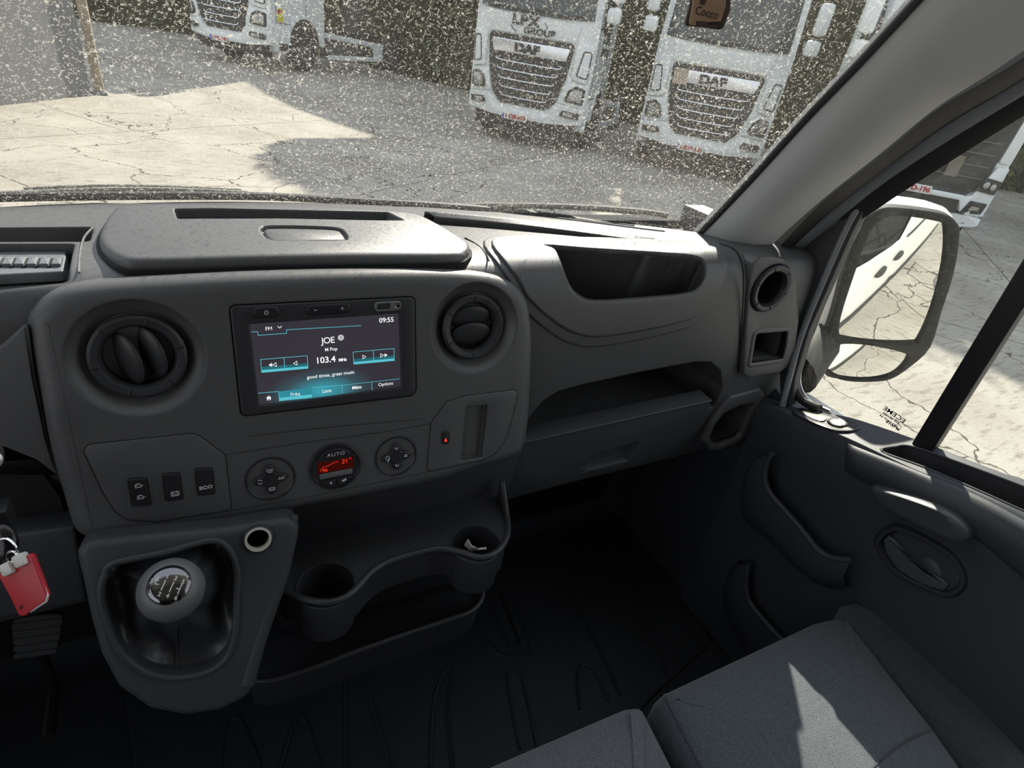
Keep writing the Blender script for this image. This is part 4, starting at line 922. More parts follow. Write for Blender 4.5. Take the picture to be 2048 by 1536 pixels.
g = MB(); rc = KO.uv(28, 1112); g.tube([KO.p(rc.x + .0042 * math.cos(t), rc.y + .0045 * math.sin(t), .002) for t in [2 * math.pi * k / 16 for k in range(16)]], .0011, CHROME, 6, closed=True); g.build('split_ring', key)
g = MB(); g.ball(KO.p(*KO.uv(0, 1092), -.002), (.0125, .018, .007), GLOSS, R=Matrix((CR, CU, -CF)).transposed()); g.build('key_fob', key)
g = MB(); lk = PY(-22, 918, .50); g.lathe(lk, Vector((.25, -.9, .35)), [(0, .008), (.005, .008), (.0085, .006), (.0095, .002), (.010, -.02), (0, -.02)], STEEL, 28); g.box(lk + Vector((.004, -.016, .004)), (.002, .008, .012), STEEL, .0005); 
tag(g.build('ignition_lock'), 'bright metal ignition lock barrel at the left edge beside the fascia', 'ignition lock')
g = MB(); g.box(PY(4, 1030, .49), (.014, .02, .022), BLACK, .003); g.build('lock_collar', key)
ped = thing('clutch_pedal', PY(90, 1330, .78), 'black ribbed rubber pedal pad in the dark driver footwell', 'pedal')
PE = Fr(PY(76, 1270, .72), (1, 0, 0), (0, .55, .83)); PDM = mat('pedal_rubber', (.055, .055, .055), .6, bump=(200, .4, .001))
pu_ = spline(PE.uvs([(28, 1238), (60, 1230), (120, 1226), (126, 1245), (120, 1285), (104, 1306), (40, 1316), (32, 1300), (25, 1265)]), True, 3)
g = MB(); g.slab(PE, pu_, -.008, .003, PDM, bev=.003); pp = g.build('pedal_pad', ped)
for i in range(5):
    y0_ = 1246 + 15 * i; g = MB(); a, b = PE.uv(32 + i, y0_ + 4), PE.uv(120 - 3 * i, y0_ - 6); g.line(PE, a, b, .0065, .0050, PDM, th=.003); g.build('pedal_rib', pp)
g = MB(); g.tube([PE.p(-.005, -.02, -.01), PE.p(-.004, -.10, -.05), PE.p(.0, -.14, .02)], .008, BLACK, 8); g.build('pedal_arm', ped)
# moulded mat relief
matm = thing('floor_mat', (.55, .55, FLZ), 'black moulded rubber floor mat with tapered channels on the cab floor', 'floor mat')
MF = Fr((.5, .6, FLZ), (1, 0, 0), (0, 1, 0))
g = MB(); mo = fillet([MF.uv(*p) for p in [(300, 1536 + 250), (250, 1380), (700, 1180), (1330, 1010), (1420, 1290), (1300, 1400), (900, 1900)]], .04); g.slab(MF, mo, .001, .010, RUBBER, bev=.004)
mb_ = g.build('mat_base', matm)
boolean(mb_, [prism(on(MF, fillet(MF.uvs([(972, 1182), (1000, 1178), (1042, 1284), (1036, 1294), (1016, 1294), (1005, 1275)], .01), .004)), (0, 0, 1), .03, -.03)])
for pts in ([(1040, 1500), (1015, 1360), (1035, 1350), (1050, 1380), (1075, 1500)], [(1160, 1420), (1155, 1350), (1170, 1330), (1190, 1345), (1215, 1400)], [(860, 1536), (870, 1390), (905, 1330), (895, 1420), (905, 1536)], [(780, 1536), (740, 1400)], [(690, 1536), (690, 1340)], [(1240, 1390), (1120, 1130)], [(1330, 1340), (1220, 1080)], [(560, 1536), (600, 1430), (640, 1536)], [(930, 1200), (985, 1300), (1040, 1310), (1060, 1290), (1010, 1150)], [(440, 1536), (450, 1450), (480, 1440), (520, 1536)]):
    g = MB(); g.tube(spline([hit(p[0], p[1], (0, 0, FLZ + .010), (0, 0, 1)) for p in pts], n=4), .0045, RUBBER, 6); g.build('mat_ridge', matm)

# ---- seats
def cushion(name, px, z, label, fab, side, seams, h=.17, group=None, bol=None):
    fr = Fr((0, 0, z), (1, 0, 0), (0, 1, 0)); u = fillet([fr.uv(*p) if len(p) == 2 else Vector(p[:2]) for p in px], [.065] * len(px), 7)
    c = sum(u, Vector((0, 0))) / len(u)
    t = thing(name, (c.x, c.y, FLZ + .012), label, 'seat', group)
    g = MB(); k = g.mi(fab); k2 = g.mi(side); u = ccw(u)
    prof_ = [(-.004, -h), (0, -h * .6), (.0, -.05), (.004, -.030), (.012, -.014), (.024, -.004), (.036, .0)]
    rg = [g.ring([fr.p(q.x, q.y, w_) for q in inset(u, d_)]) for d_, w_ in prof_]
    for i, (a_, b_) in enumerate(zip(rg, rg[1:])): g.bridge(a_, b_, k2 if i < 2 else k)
    last = inset(u, .036); rings = rg[-1]
    for s_, w_ in ((.9, .006), (.72, .011), (.45, .016), (.2, .018)):
        nr = g.ring([fr.p(c.x + (q.x - c.x) * s_, c.y + (q.y - c.y) * s_, w_) for q in last]); g.bridge(rings, nr, k); rings = nr
    cv = g.bm.verts.new(fr.p(c.x, c.y, .0185))
    for i in range(len(rings)): g.face([rings[i], rings[(i + 1) % len(rings)], cv], k)
    g.face(rg[0][::-1], k2); o = g.build('cushion', t, sharp=70)
    sf_ = Surf(o)
    for sm in seams:
        hp = [sf_.hit(q.x, q.y)[0] for q in spline([Vector(p) for p in sm], n=8)]; hp = [p for p in hp if p is not None and p.z > z - .06]
        if len(hp) > 3: g = MB(); g.tube(hp, .0020, side, 6); g.build('cushion_seam', t)
    g = MB(); g.box((c.x, c.y - .02, (FLZ + .012 + z - h) / 2), (.30, .34, z - h - FLZ - .012), BLACK, .02); g.build('seat_base', t)
    return t, fr
P1 = [(1312, 1372), (1640, 1222), (1700, 1212), (1790, 1328), (1890, 1450), (.74, -.28, 0), (.43, -.28, 0), (1345, 1450)]
seatR, fr = cushion('passenger_seat', P1, -.762, 'dark grey fabric outboard passenger seat with a sunlit stripe, next to the door', FAB, FAB_D, group='fabric bench seats in the cab', seams=[[(1884, 1452), (1850, 1464), (1800, 1490), (1745, 1536), (1700, 1580)], [(1326, 1380), (1340, 1415), (1368, 1470), (1404, 1540)]])
P2 = [(1262, 1388), (1296, 1392), (1330, 1455), (.395, -.28, 0), (-.02, -.28, 0), (780, 1590)]
cushion('passenger_seat', P2, -.752, 'lighter grey woven fabric middle seat at the bottom edge, left of the sunlit seat', FAB_G, FAB_D, [], group='fabric bench seats in the cab')
# bolster along the door side of the outboard seat
g = MB(); bl1 = [(1680, 1214), (1760, 1290), (1850, 1392), (1930, 1490), (2030, 1620)]; bl2 = [(1735, 1222), (1830, 1262), (1930, 1345), (2040, 1450), (2160, 1590)]
a = spline([PZ(p[0], p[1], -.755) for p in bl1], n=5); b = spline([PZ(p[0], p[1], -.80) for p in bl2], n=5); m1 = [p.lerp(q, .45) + Vector((0, .0, .016)) for p, q in zip(a, b)]
a0 = [p + Vector((-.02, -.01, -.05)) for p in a]; b1_ = [p + Vector((.004, 0, -.12)) for p in b]
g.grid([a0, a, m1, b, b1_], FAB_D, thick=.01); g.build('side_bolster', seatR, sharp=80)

# ---- hanging wooden air freshener
air = thing('air_freshener', PY(1414, -60, .55), 'brown wooden air freshener tag with dark lettering hanging in front of the windscreen', 'air freshener')
AFR = Fr(PY(1415, 20, .55), CR * .995 - CU * .09, CU); AFR = Fr(AFR.o, Vector((.86, -.45, -.05)), Vector((.02, .1, 1)))
WOODL = mat('light_wood', (.30, .19, .12), .6, var=(60, (.36, .235, .15))); WOODD = mat('dark_wood', (.06, .035, .028), .6)
g = MB(); g.slab(AFR, fillet(AFR.uvs([(1380, -80), (1462, -80), (1461, 20), (1447, 56), (1440, 59), (1412, 55), (1372, 51), (1371, 45), (1381, 5)]), .002), -.004, 0, WOODD, bev=.0006); bk = g.build('backing', air)
g = MB(); g.slab(AFR, fillet(AFR.uvs([(1386, -80), (1450, -80), (1450, 12), (1440, 44), (1412, 45), (1390, 43), (1392, 52), (1379, 50), (1378, 42), (1384, 10)]), .0015), 0, .003, WOODL, bev=.0006); fc = g.build('front_plate', air)
g = MB(); q = AFR.uv(1412, 27); g.text(AFR, 'Cocco', (q.x, q.y), .0105, .0032, TEXTBLK, sx=.9); g.slab(AFR, AFR.uvs([(1398, -80), (1411, -80), (1411, 3), (1407, 11), (1398, 10)]), .003, .0034, WOODD); g.slab(AFR, AFR.uvs([(1391, 44), (1411, 46), (1422, 52), (1438, 49), (1432, 57), (1391, 54)]), .003, .0034, WOODD); g.build('lettering', fc)
g = MB(); top_ = AFR.p(*AFR.uv(1420, -78), .001); g.tube([top_, Vector((top_.x - .02, top_.y - .03, .50))], .0008, TEXTBLK, 6); g.build('cord', air)

# ---- exterior door mirror
mc = PX(1780, 575, 1.30); dv = mc.normalized(); rv = Vector((-.03, -.90, -.40)).normalized(); mn = (rv - dv).normalized()
MF_ = Fr(mc, Vector((0, 0, 1)).cross(mn) * 1.0, (0, 0, 1)); MF_ = Fr(mc, MF_.u, mn.cross(MF_.u))
mir = thing('door_mirror', MF_.p(0, -.22, -.04), 'large black exterior door mirror with white shell outside the passenger window', 'mirror')
hous = [(1752, 418), (1790, 412), (1880, 424), (1908, 440), (1916, 465), (1905, 540), (1880, 620), (1858, 690), (1820, 728), (1780, 754), (1740, 760), (1690, 758), (1655, 745), (1640, 720), (1644, 680), (1664, 620), (1690, 520), (1720, 450)]
mg = [(1765, 437), (1795, 430), (1870, 441), (1884, 455), (1879, 520), (1858, 610), (1835, 675), (1822, 682), (1760, 680), (1692, 672), (1677, 661), (1686, 610), (1716, 520), (1740, 460)]
sg = [(1690, 685), (1740, 688), (1800, 702), (1813, 712), (1795, 735), (1770, 747), (1720, 751), (1665, 745), (1652, 735), (1660, 705), (1674, 689)]
MIRB = mat('mirror_housing_plastic', (.018, .020, .018), .65, bevel=.002, spec=.3, var=(30, (.034, .036, .032)))
hu_ = spline(MF_.uvs(hous), True, 3); mgu = spline(MF_.uvs(mg), True, 3); sgu = spline(MF_.uvs(sg), True, 3)
g = MB(); g.slab(MF_, hu_, -.035, .012, MIRB, holes=[inset(ccw(mgu), -.001), inset(ccw(sgu), -.001)], bev=.006); g.build('housing', mir)
g = MB(); hb_ = ccw(hu_); cc_ = sum(hb_, Vector((0, 0))) / len(hb_); k = g.mi(VANW)
rr = [g.ring([MF_.p(cc_.x + (q.x - cc_.x) * s_, cc_.y + (q.y - cc_.y) * s_, w_) for q in hb_]) for s_, w_ in ((1.0, -.012), (1.03, -.03), (1.0, -.07), (.85, -.11), (.55, -.13), (.1, -.135))]
for a_, b_ in zip(rr, rr[1:]): g.bridge(a_, b_, k)
g.face(rr[-1], k); g.build('mirror_shell', mir, sharp=60)
SILV = mat('mirror_silver', (.86, .88, .87), .015, metal=1)
for nm, uvs_, Rr, w0, tw in (('mirror_glass', mgu, 1.9, .004, 0), ('wide_angle_glass', sgu, .75, .004, 0)):
    g = MB(); c = sum(ccw(uvs_), Vector((0, 0))) / len(uvs_); k = g.mi(SILV); prev = None
    for s_ in (1.0, .8, .6, .4, .2):
        pts = [Vector((c.x + (q.x - c.x) * s_, c.y + (q.y - c.y) * s_)) for q in ccw(uvs_)]
        r_ = g.ring([MF_.p(q.x, q.y, w0 + .004 - (q - c).length_squared / (2 * Rr)) for q in pts])
        if prev: g.bridge(prev, r_, k)
        prev = r_
    cv = g.bm.verts.new(MF_.p(c.x, c.y, w0 + .004))
    for i in range(len(prev)): g.face([prev[i], prev[(i + 1) % len(prev)], cv], k)
    g.build(nm, mir, sharp=80)
g = MB(); g.slab(MF_, hu_, -.036, -.010, BLACK); g.build('housing_back', mir)
g = MB(); ap = MF_.p(*MF_.uv(1660, 690), -.03); g.tube([ap, ap.lerp(Vector((1.06, .60, -.50)), .5), Vector((1.05, .60, -.50))], [.03, .028, .03], MIRB, 12, flat=1.5); g.build('mirror_arm', mir)

# ---- wipers outside the glass
def wp(px, py, s=.03, off=.02):   # a point just outside the windscreen
    v = ray(px, py); t = .5
    for _ in range(60):
        p = v * t; d = yb(p.x) - .62 * (p.z + .272) - p.y
        t += d * .6
    return v * t + Vector((0, .85, .53)) * off
for label, pts, blade in (('dusty black wiper lying across the passenger side base of the windscreen', [(1345, 449), (1300, 442), (1200, 434), (1100, 430), (1000, 429), (930, 431)], 1), ('black wiper along the left base of the windscreen', [(-60, 417), (60, 411), (180, 404), (260, 402), (340, 402), (420, 404), (500, 407)], 0)):
    wt = thing('windscreen_wiper', wp(*pts[2]), label, 'wiper')
    WD = mat('dusty_wiper_rubber', (.05, .05, .045), .7, var=(260, (.30, .29, .25)))
    g = MB(); g.tube(spline([wp(p[0], p[1]) for p in pts], n=6), .0045 if blade else .003, WD, 8, flat=1.2); g.build('blade', wt)
    g = MB(); g.tube(spline([wp(p[0] - 12, p[1] + (9 if blade else 6), off=.03) for p in pts[1:]], n=6), .005 if blade else .003, WD, 8); g.build('arm', wt)
g = MB(); a = [wp(p[0], p[1], off=.012) for p in [(-80, 412), (200, 406), (500, 405), (700, 413), (900, 424), (1080, 440), (1230, 463), (1310, 478), (1372, 474)]]
g.tube(spline(a, n=6), .006, PILLD, 8); struct(g.build('trim_5'))

# ---- the van's own bodywork outside the door (seen in the mirror)
van = thing('van_side', (1.10, -1.8, -1.62), 'white side of the van with dark door handles, seen in the door mirror', 'van body')
def vs_grid(y0, y1, z0, z1, ny=14, nz=10, xo=0):
    rows = []
    for i in range(nz + 1):
        z = z0 + (z1 - z0) * i / nz; rows.append([Vector((1.115 + xo - .05 * ((z + .75) / .9) ** 2 * (1 if z > -.75 else .5) + .035 * min(1, max(0, (.75 - y) / 1.1)), y, z)) for y in [y0 + (y1 - y0) * k / ny for k in range(ny + 1)]])
    return rows
g = MB(); g.grid(vs_grid(-4.6, -.52, -1.62, .95), VANW, thick=.02); g.build('rear_panel', van, sharp=60)
g = MB(); g.grid(vs_grid(-.50, .62, -1.62, -.56), VANW, thick=.02); g.build('door_skin', van, sharp=60)
g = MB(); g.grid(vs_grid(-4.4, .5, -1.42, -1.25, xo=.018), MIRB, thick=.02); g.build('rub_strip', van, sharp=60)
for y in (-.36, -.72):
    g = MB(); g.ball((1.16, y, -.72), (.022, .085, .030), MIRB); g.build('door_handle', van)
g = MB(); g.tube([Vector((1.13, -4.2, -.55)), Vector((1.145, -.6, -.55))], .012, MIRB, 6); g.build('slide_rail', van)
g = MB(); g.box((.10, -2.6, .96), (2.1, 3.9, .05), VANW, .02); g.build('cargo_roof', van)
g = MB(); g.box((.10, .30, .50), (1.95, .36, .05), VANW, .02); g.build('roof_lip', van)

# folded scissor trestle standing in the yard behind the van
tre = thing('scissor_trestle', (2.3, -3.2, -1.95), 'black folding scissor trestle on the concrete, reflected in the mirror', 'trestle')
for i in range(3):
    for sg_ in (-1, 1):
        for yy in (-3.5, -2.9):
            g = MB(); g.tube([Vector((1.9 + .5 * i, yy, -1.93 if sg_ > 0 else -1.15)), Vector((2.4 + .5 * i, yy, -1.15 if sg_ > 0 else -1.93))], .016, PILLD, 6); g.build('brace', tre)
for x, z in ((1.9, -1.15), (2.4, -1.15), (2.9, -1.15), (3.4, -1.15), (2.4, -1.93), (2.9, -1.93)):
    g = MB(); g.tube([Vector((x, -3.55, z)), Vector((x, -2.85, z))], .014, STEEL, 6); g.build('cross_bar', tre)

# ================================================================== THE YARD
def groundmat():
    m = bpy.data.materials.new('cracked_concrete'); m.use_nodes = True; nt = m.node_tree; b = nt.nodes['Principled BSDF']; L = nt.links.new; N = nt.nodes.new
    b.inputs['Roughness'].default_value = .9; b.inputs['Specular IOR Level'].default_value = .2
    tc = N('ShaderNodeTexCoord'); P = tc.outputs['Object']
    def noise(sc, det=4, src=P): n = N('ShaderNodeTexNoise'); n.inputs['Scale'].default_value = sc; n.inputs['Detail'].default_value = det; L(src, n.inputs['Vector']); return n
    base = N('ShaderNodeValToRGB'); n0 = noise(.9, 8); L(n0.outputs['Fac'], base.inputs[0])
    base.color_ramp.elements[0].position = .3; base.color_ramp.elements[0].color = (.27, .248, .21, 1); base.color_ramp.elements[1].position = .72; base.color_ramp.elements[1].color = (.405, .385, .335, 1)
    # streaky stains
    mp = N('ShaderNodeMapping'); mp.inputs['Scale'].default_value = (1, 4, 1); mp.inputs['Rotation'].default_value = (0, 0, -.62); L(P, mp.inputs[0])
    st = noise(5, 5, mp.outputs[0]); sr = N('ShaderNodeValToRGB'); sr.color_ramp.elements[0].position = .33; sr.color_ramp.elements[1].position = .47; sr.color_ramp.elements[0].color = (.62, .60, .56, 1); sr.color_ramp.elements[1].color = (1, 1, 1, 1)
    L(st.outputs['Fac'], sr.inputs[0]); mu = N('ShaderNodeMix'); mu.data_type = 'RGBA'; mu.blend_type = 'MULTIPLY'; mu.inputs[0].default_value = .8; L(base.outputs[0], mu.inputs[6]); L(sr.outputs[0], mu.inputs[7])
    # pitting
    pn = noise(34, 3); pr = N('ShaderNodeValToRGB'); pr.color_ramp.elements[0].position = .30; pr.color_ramp.elements[1].position = .40; pr.color_ramp.elements[0].color = (.5, .48, .45, 1); pr.color_ramp.elements[1].color = (1, 1, 1, 1); L(pn.outputs['Fac'], pr.inputs[0])
    mp_ = N('ShaderNodeMix'); mp_.data_type = 'RGBA'; mp_.blend_type = 'MULTIPLY'; mp_.inputs[0].default_value = .55; L(mu.outputs[2], mp_.inputs[6]); L(pr.outputs[0], mp_.inputs[7])
    # cracks
    wn = noise(1.1, 4); vm = N('ShaderNodeVectorMath'); vm.operation = 'MULTIPLY_ADD'; L(wn.outputs['Color'], vm.inputs[0]); vm.inputs[1].default_value = (1.1,) * 3; L(P, vm.inputs[2])
    wn2 = noise(9, 3); vm2 = N('ShaderNodeVectorMath'); vm2.operation = 'MULTIPLY_ADD'; L(wn2.outputs['Color'], vm2.inputs[0]); vm2.inputs[1].default_value = (.10,) * 3; L(vm.outputs[0], vm2.inputs[2])
    v = N('ShaderNodeTexVoronoi'); v.feature = 'DISTANCE_TO_EDGE'; v.inputs['Scale'].default_value = .62; L(vm2.outputs[0], v.inputs['Vector'])
    c1 = N('ShaderNodeMath'); c1.operation = 'LESS_THAN'; L(v.outputs['Distance'], c1.inputs[0]); c1.inputs[1].default_value = .006
    # slab joints
    jm = N('ShaderNodeMapping'); jm.inputs['Rotation'].default_value = (0, 0, JROT); jm.inputs['Location'].default_value = (JX, JY, 0); L(P, jm.inputs[0])
    br = N('ShaderNodeTexBrick'); br.inputs['Scale'].default_value = 1; br.offset = .45; br.inputs['Brick Width'].default_value = 4.2; br.inputs['Row Height'].default_value = 3.9; br.inputs['Mortar Size'].default_value = .009; br.inputs['Mortar Smooth'].default_value = 0
    L(jm.outputs[0], br.inputs['Vector'])
    mx = N('ShaderNodeMath'); mx.operation = 'MAXIMUM'; L(c1.outputs[0], mx.inputs[0]); L(br.outputs['Fac'], mx.inputs[1])
    m3 = N('ShaderNodeMix'); m3.data_type = 'RGBA'; L(mx.outputs[0], m3.inputs[0]); L(mp_.outputs[2], m3.inputs[6]); m3.inputs[7].default_value = (.08, .075, .06, 1); L(m3.outputs[2], b.inputs['Base Color'])
    bp = N('ShaderNodeBump'); bp.inputs['Strength'].default_value = .3; bp.inputs['Distance'].default_value = .02; L(pn.outputs['Fac'], bp.inputs['Height']); L(bp.outputs[0], b.inputs['Normal']); return m
JROT, JX, JY = -.62, 0.9, .35
GZ = -1.95
def ground_z(x, y): t = max(0, min(1, (y - 13) / 5)); return GZ + .30 * t * t * (3 - 2 * t) * max(0, min(1, (8 - x) / 4))
g = MB(); rows = []
for i in range(61):
    y = -16 + i * 1.1; rows.append([Vector((x, y, ground_z(x, y))) for x in [-22 + 1.1 * k for k in range(56)]])
g.grid(rows, groundmat()); gr = struct(g.build('floor', recalc=False), )
gr.name = 'floor_yard'
# ================================================================== lorries
def fyc(x, z):
    a = max(0, abs(x) - .70); return .75 * a * a + max(0, z - 2.3) * .13
def warp(g, off=0.0):
    for v in g.bm.verts: v.co.y += fyc(v.co.x, v.co.z)
TF_ = Fr((0, 0, 0), (1, 0, 0), (0, 0, 1))
GRB = mat('lorry_grille_black', (.025, .026, .026), .6); LENS = mat('headlamp_lens', (.30, .31, .30), .12, metal=.6); GREYP = mat('lorry_grey_plastic', (.10, .105, .105), .6); TYRE = mat('tyre', (.02, .02, .02), .8)
PLATEW = mat('number_plate', (.62, .62, .58), .5); PLR = mat('plate_red_ink', (.35, .02, .03), .6); AMB = mat('amber_marker', (.75, .25, .03), .4); YEL = mat('yellow_sticker', (.65, .60, .06), .5); BEIGE = mat('beige_patch', (.36, .30, .24), .7); STRIP = mat('badge_strip_metal', (.72, .76, .80), .25, metal=.6)
def wheel(parent, x, y, r=.5):
    g = MB(); g.lathe((x, y, r), (1 if x > 0 else -1, 0, 0), [(0, -.26), (r * .55, -.26), (r * .93, -.24), (r, -.18), (r, .0), (r * .93, .045), (r * .60, .04), (r * .56, .0), (r * .30, -.06), (0, -.06)], TYRE, 32); w_ = g.build('wheel', parent)
    g = MB(); g.lathe((x, y, r), (1 if x > 0 else -1, 0, 0), [(r * .56, .005), (r * .45, -.03), (r * .25, -.02), (r * .16, .02), (0, .02)], GREYP, 24); g.build('hub', w_)
def lorry(loc, rot, label, plate, style='a', lpx=False, patch=False, sticker=False, group='white lorry tractor units parked across the yard'):
    t = thing('lorry', (0, 0, 0), label, 'lorry', group)
    # cab shell
    plan = [(-1.25, 2.25), (-1.25, 1.6), (-1.25, .9), (-1.25, .42)] + [(-1.25 + .55 * k / 8, None) for k in range(9)] + [(-.35, None), (0, None), (.35, None)] + [(.70 + .55 * k / 8, None) for k in range(9)] + [(1.25, .42), (1.25, .9), (1.25, 1.6), (1.25, 2.25)]
    g = MB(); rows = []
    for z in (.62, .9, 1.2, 1.6, 2.0, 2.3, 2.6, 3.0, 3.35, 3.6, 3.78, 3.84):
        sh = 1 - .03 * max(0, z - 2.3) - (.06 if z > 3.7 else 0); back = (3.5 < z) * .10 + (z > 3.7) * .25
        rows.append([Vector((x * sh, (y if y is not None else fyc(x, z) + .02 + back), z)) for x, y in plan])
    g.grid(rows, WHITEP); g.fill([list(g.bm.verts)[-len(plan):]], 0); g.build('cab', t, sharp=50, recalc=True)
    def fpart(name, outs, w0, w1, m, par=t, bev=.0, r=.03, holes=()):
        g = MB(); dz = 0
        for o in outs: g.slab(TF_, fillet([(q_[0], q_[1] + dz * (q_[1] < 1.3)) for q_ in o], r), w0, w1, m, bev=bev, seg=2)
        warp(g); return g.build(name, par)
    mir_ = lambda p: [(-x, z) for x, z in p]
    g = MB(); rows = []
    for j in range(7):
        f_ = j / 6; hw = 1.13 - .05 * f_; rows.append([Vector((x, fyc(x, zz) - .012, zz)) for x, zz in [(hw * (-1 + 2 * i_ / 24), 2.32 + 1.10 * f_ + .05 * (1 - f_) * abs(-1 + 2 * i_ / 24) ** 4) for i_ in range(25)]])
    g.grid(rows, DARKG, thick=.03); g.build('windscreen', t, sharp=60)
    g = MB(); g.tube([(-.9, -.03, 2.40), (-.2, -.05, 2.36), (.1, -.03, 2.34)], .018, GRB, 6); g.tube([(.0, -.03, 2.40), (.7, -.05, 2.36), (.95, -.03, 2.42)], .018, GRB, 6)
    for v in g.bm.verts: v.co.y += fyc(v.co.x, v.co.z)
    g.build('wiper_blades', t)
    if style == 'a':
        fpart('hood_panel', [[(-.88, 1.97), (.88, 1.97), (.93, 2.29), (-.93, 2.29)]], -.01, .03, WHITEP, bev=.012)
        gri = fpart('grille', [[(-.87, 1.95), (.87, 1.95), (.80, 1.35), (.66, .90), (.50, .74), (-.50, .74), (-.66, .90), (-.80, 1.35)]], -.01, .012, GRB, r=.08)
        for i in range(5):
            z = 1.50 - .155 * i; hw = .66 - .045 * i; g = MB(); g.tube(spline([Vector((-hw, -.02, z + .05)), Vector((-hw + .05, -.03, z)), Vector((0, -.035, z - .01)), Vector((hw - .05, -.03, z)), Vector((hw, -.02, z + .05))], n=5), .012, STRIP, 6); g.build('chrome_bar', gri)
        bs = fpart('badge_strip', [[(-.74, 1.64), (.74, 1.64), (.80, 1.86), (-.80, 1.86)]], .0, .035, STRIP, bev=.01)
        g = MB(); g.text(TF_, 'DAF', (-.06, 1.735), .20, .037, TEXTBLK, bold=.014, sx=1.35, ext=.004); g.build('badge_letters', bs)
        if patch: g = MB(); g.slab(TF_, [(-.80, 1.60), (-.54, 1.60), (-.54, 1.87), (-.80, 1.87)], .03, .04, BEIGE); g.build('taped_patch', bs)
        for sg_ in (-1, 1):
            f = (lambda p: p) if sg_ > 0 else mir_
            fpart('corner_panel', [f([(.90, 1.36), (1.20, 1.30), (1.24, 1.95), (.96, 1.99), (.90, 1.9)])], -.03, .05, WHITEP, bev=.02, r=.05)
            g = MB(); g.ribbon(TF_, fillet(f([(.99, 1.44), (1.19, 1.40), (1.20, 1.86), (1.06, 1.86)]), .04), .02, .056, GRB, th=.01); warp(g); g.build('panel_recess', t)
            fpart('headlamp_surround', [f([(.70, .93), (1.22, .86), (1.24, 1.30), (.86, 1.32), (.78, 1.2)])], -.03, .03, WHITEP, bev=.01, r=.06)
            hl = fpart('headlamp', [f([(.83, .97), (1.19, .93), (1.20, 1.22), (1.02, 1.26), (.90, 1.18)])], .0, .04, GRB, r=.05)
            g = MB(); g.slab(TF_, fillet(f([(.88, .995), (1.15, .965), (1.16, 1.18), (1.02, 1.21), (.93, 1.14)]), .04), .03, .055, LENS, bev=.008); warp(g); g.build('headlamp_lens', hl)
            fl_ = fpart('fog_lamp', [f([(.78, .70), (1.15, .66), (1.18, .78), (.84, .80)])], .03, .055, GRB, r=.03); g = MB(); g.slab(TF_, fillet(f([(.86, .71), (1.05, .69), (1.06, .76), (.88, .78)]), .02), .05, .062, LENS); warp(g); g.build('fog_lens', fl_)
        fpart('bumper', [[(-1.24, .56), (-.6, .50), (.6, .50), (1.24, .56), (1.24, .86), (.72, .90), (.56, .70), (.42, .66), (-.42, .66), (-.56, .70), (-.72, .90), (-1.24, .86)]], -.12, .045, WHITEP, bev=.02, r=.04)
        pz = .52
        if lpx:
            g = MB(); g.text(TF_, 'LPX', (-.16, 2.20), .22, .033, TEXTBLK, bold=.010, sx=1.35, sp=1.12, ext=.002); g.text(TF_, 'GROUP', (.14, 2.045), .15, .033, TEXTBLK, bold=.005, sx=1.25, ext=.002)
            g.ribbon(TF_, [(-.20 + .24 * math.cos(a), 2.13 + .14 * math.sin(a)) for a in [math.radians(190 + 50 * k / 6) for k in range(7)]], .014, .034, TEXTBLK, closed=False)
            g.ribbon(TF_, [(.02 + .26 * math.cos(a), 2.14 + .11 * math.sin(a)) for a in [math.radians(-25 + 65 * k / 6) for k in range(7)]], .014, .034, TEXTBLK, closed=False); g.build('lettering', t)
            SF = Fr((1.262, 1.1, 2.0), (0, 1, 0), (0, 0, 1)); g = MB(); g.text(SF, 'LPX', (0, .16), .34, .0, TEXTBLK, bold=.016, sx=1.2, ext=.002); g.text(SF, 'GROUP', (.05, -.12), .20, .0, TEXTBLK, bold=.008, sx=1.2, ext=.002); g.build('door_lettering', t)
    else:
        gri = fpart('grille', [[(-.95, 1.0), (-.72, .80), (.72, .80), (.95, 1.0), (1.02, 1.9), (.98, 2.24), (-.98, 2.24), (-1.02, 1.9)]], -.01, .03, GRB, r=.06)
        for i in range(4): g = MB(); g.box((0, -.035, 1.10 + .17 * i), (1.75, .02, .016), GREYP); g.build('grille_bar', gri)
        g = MB(); g.box((.42, -.036, 1.22), (.18, .02, .30), mat('radiator_dusty', (.16, .14, .11), .7)); g.build('radiator_core', gri)
        g = MB(); g.box((.22, -.05, 2.02), (.10, .02, .04), AMB); g.build('marker_light', gri)
        fpart('bumper', [[(-1.24, .40), (-.7, .33), (.7, .33), (1.24, .40), (1.24, .52), (.98, .56), (-.98, .56), (-1.24, .52)], [(.80, .60), (.92, .56), (1.24, .56), (1.25, 1.30), (1.02, 1.30), (.86, .86), (.70, .80)], [(-.80, .60), (-.92, .56), (-1.24, .56), (-1.25, 1.30), (-1.02, 1.30), (-.86, .86), (-.70, .80)], [(-.75, .76), (.75, .76), (.78, .84), (-.78, .84)]], -.10, .05, WHITEP, bev=.015, r=.03)
        fpart('lower_grille', [[(-.78, .56), (.78, .56), (.72, .77), (-.72, .77)]], -.02, .01, GRB, r=.02)
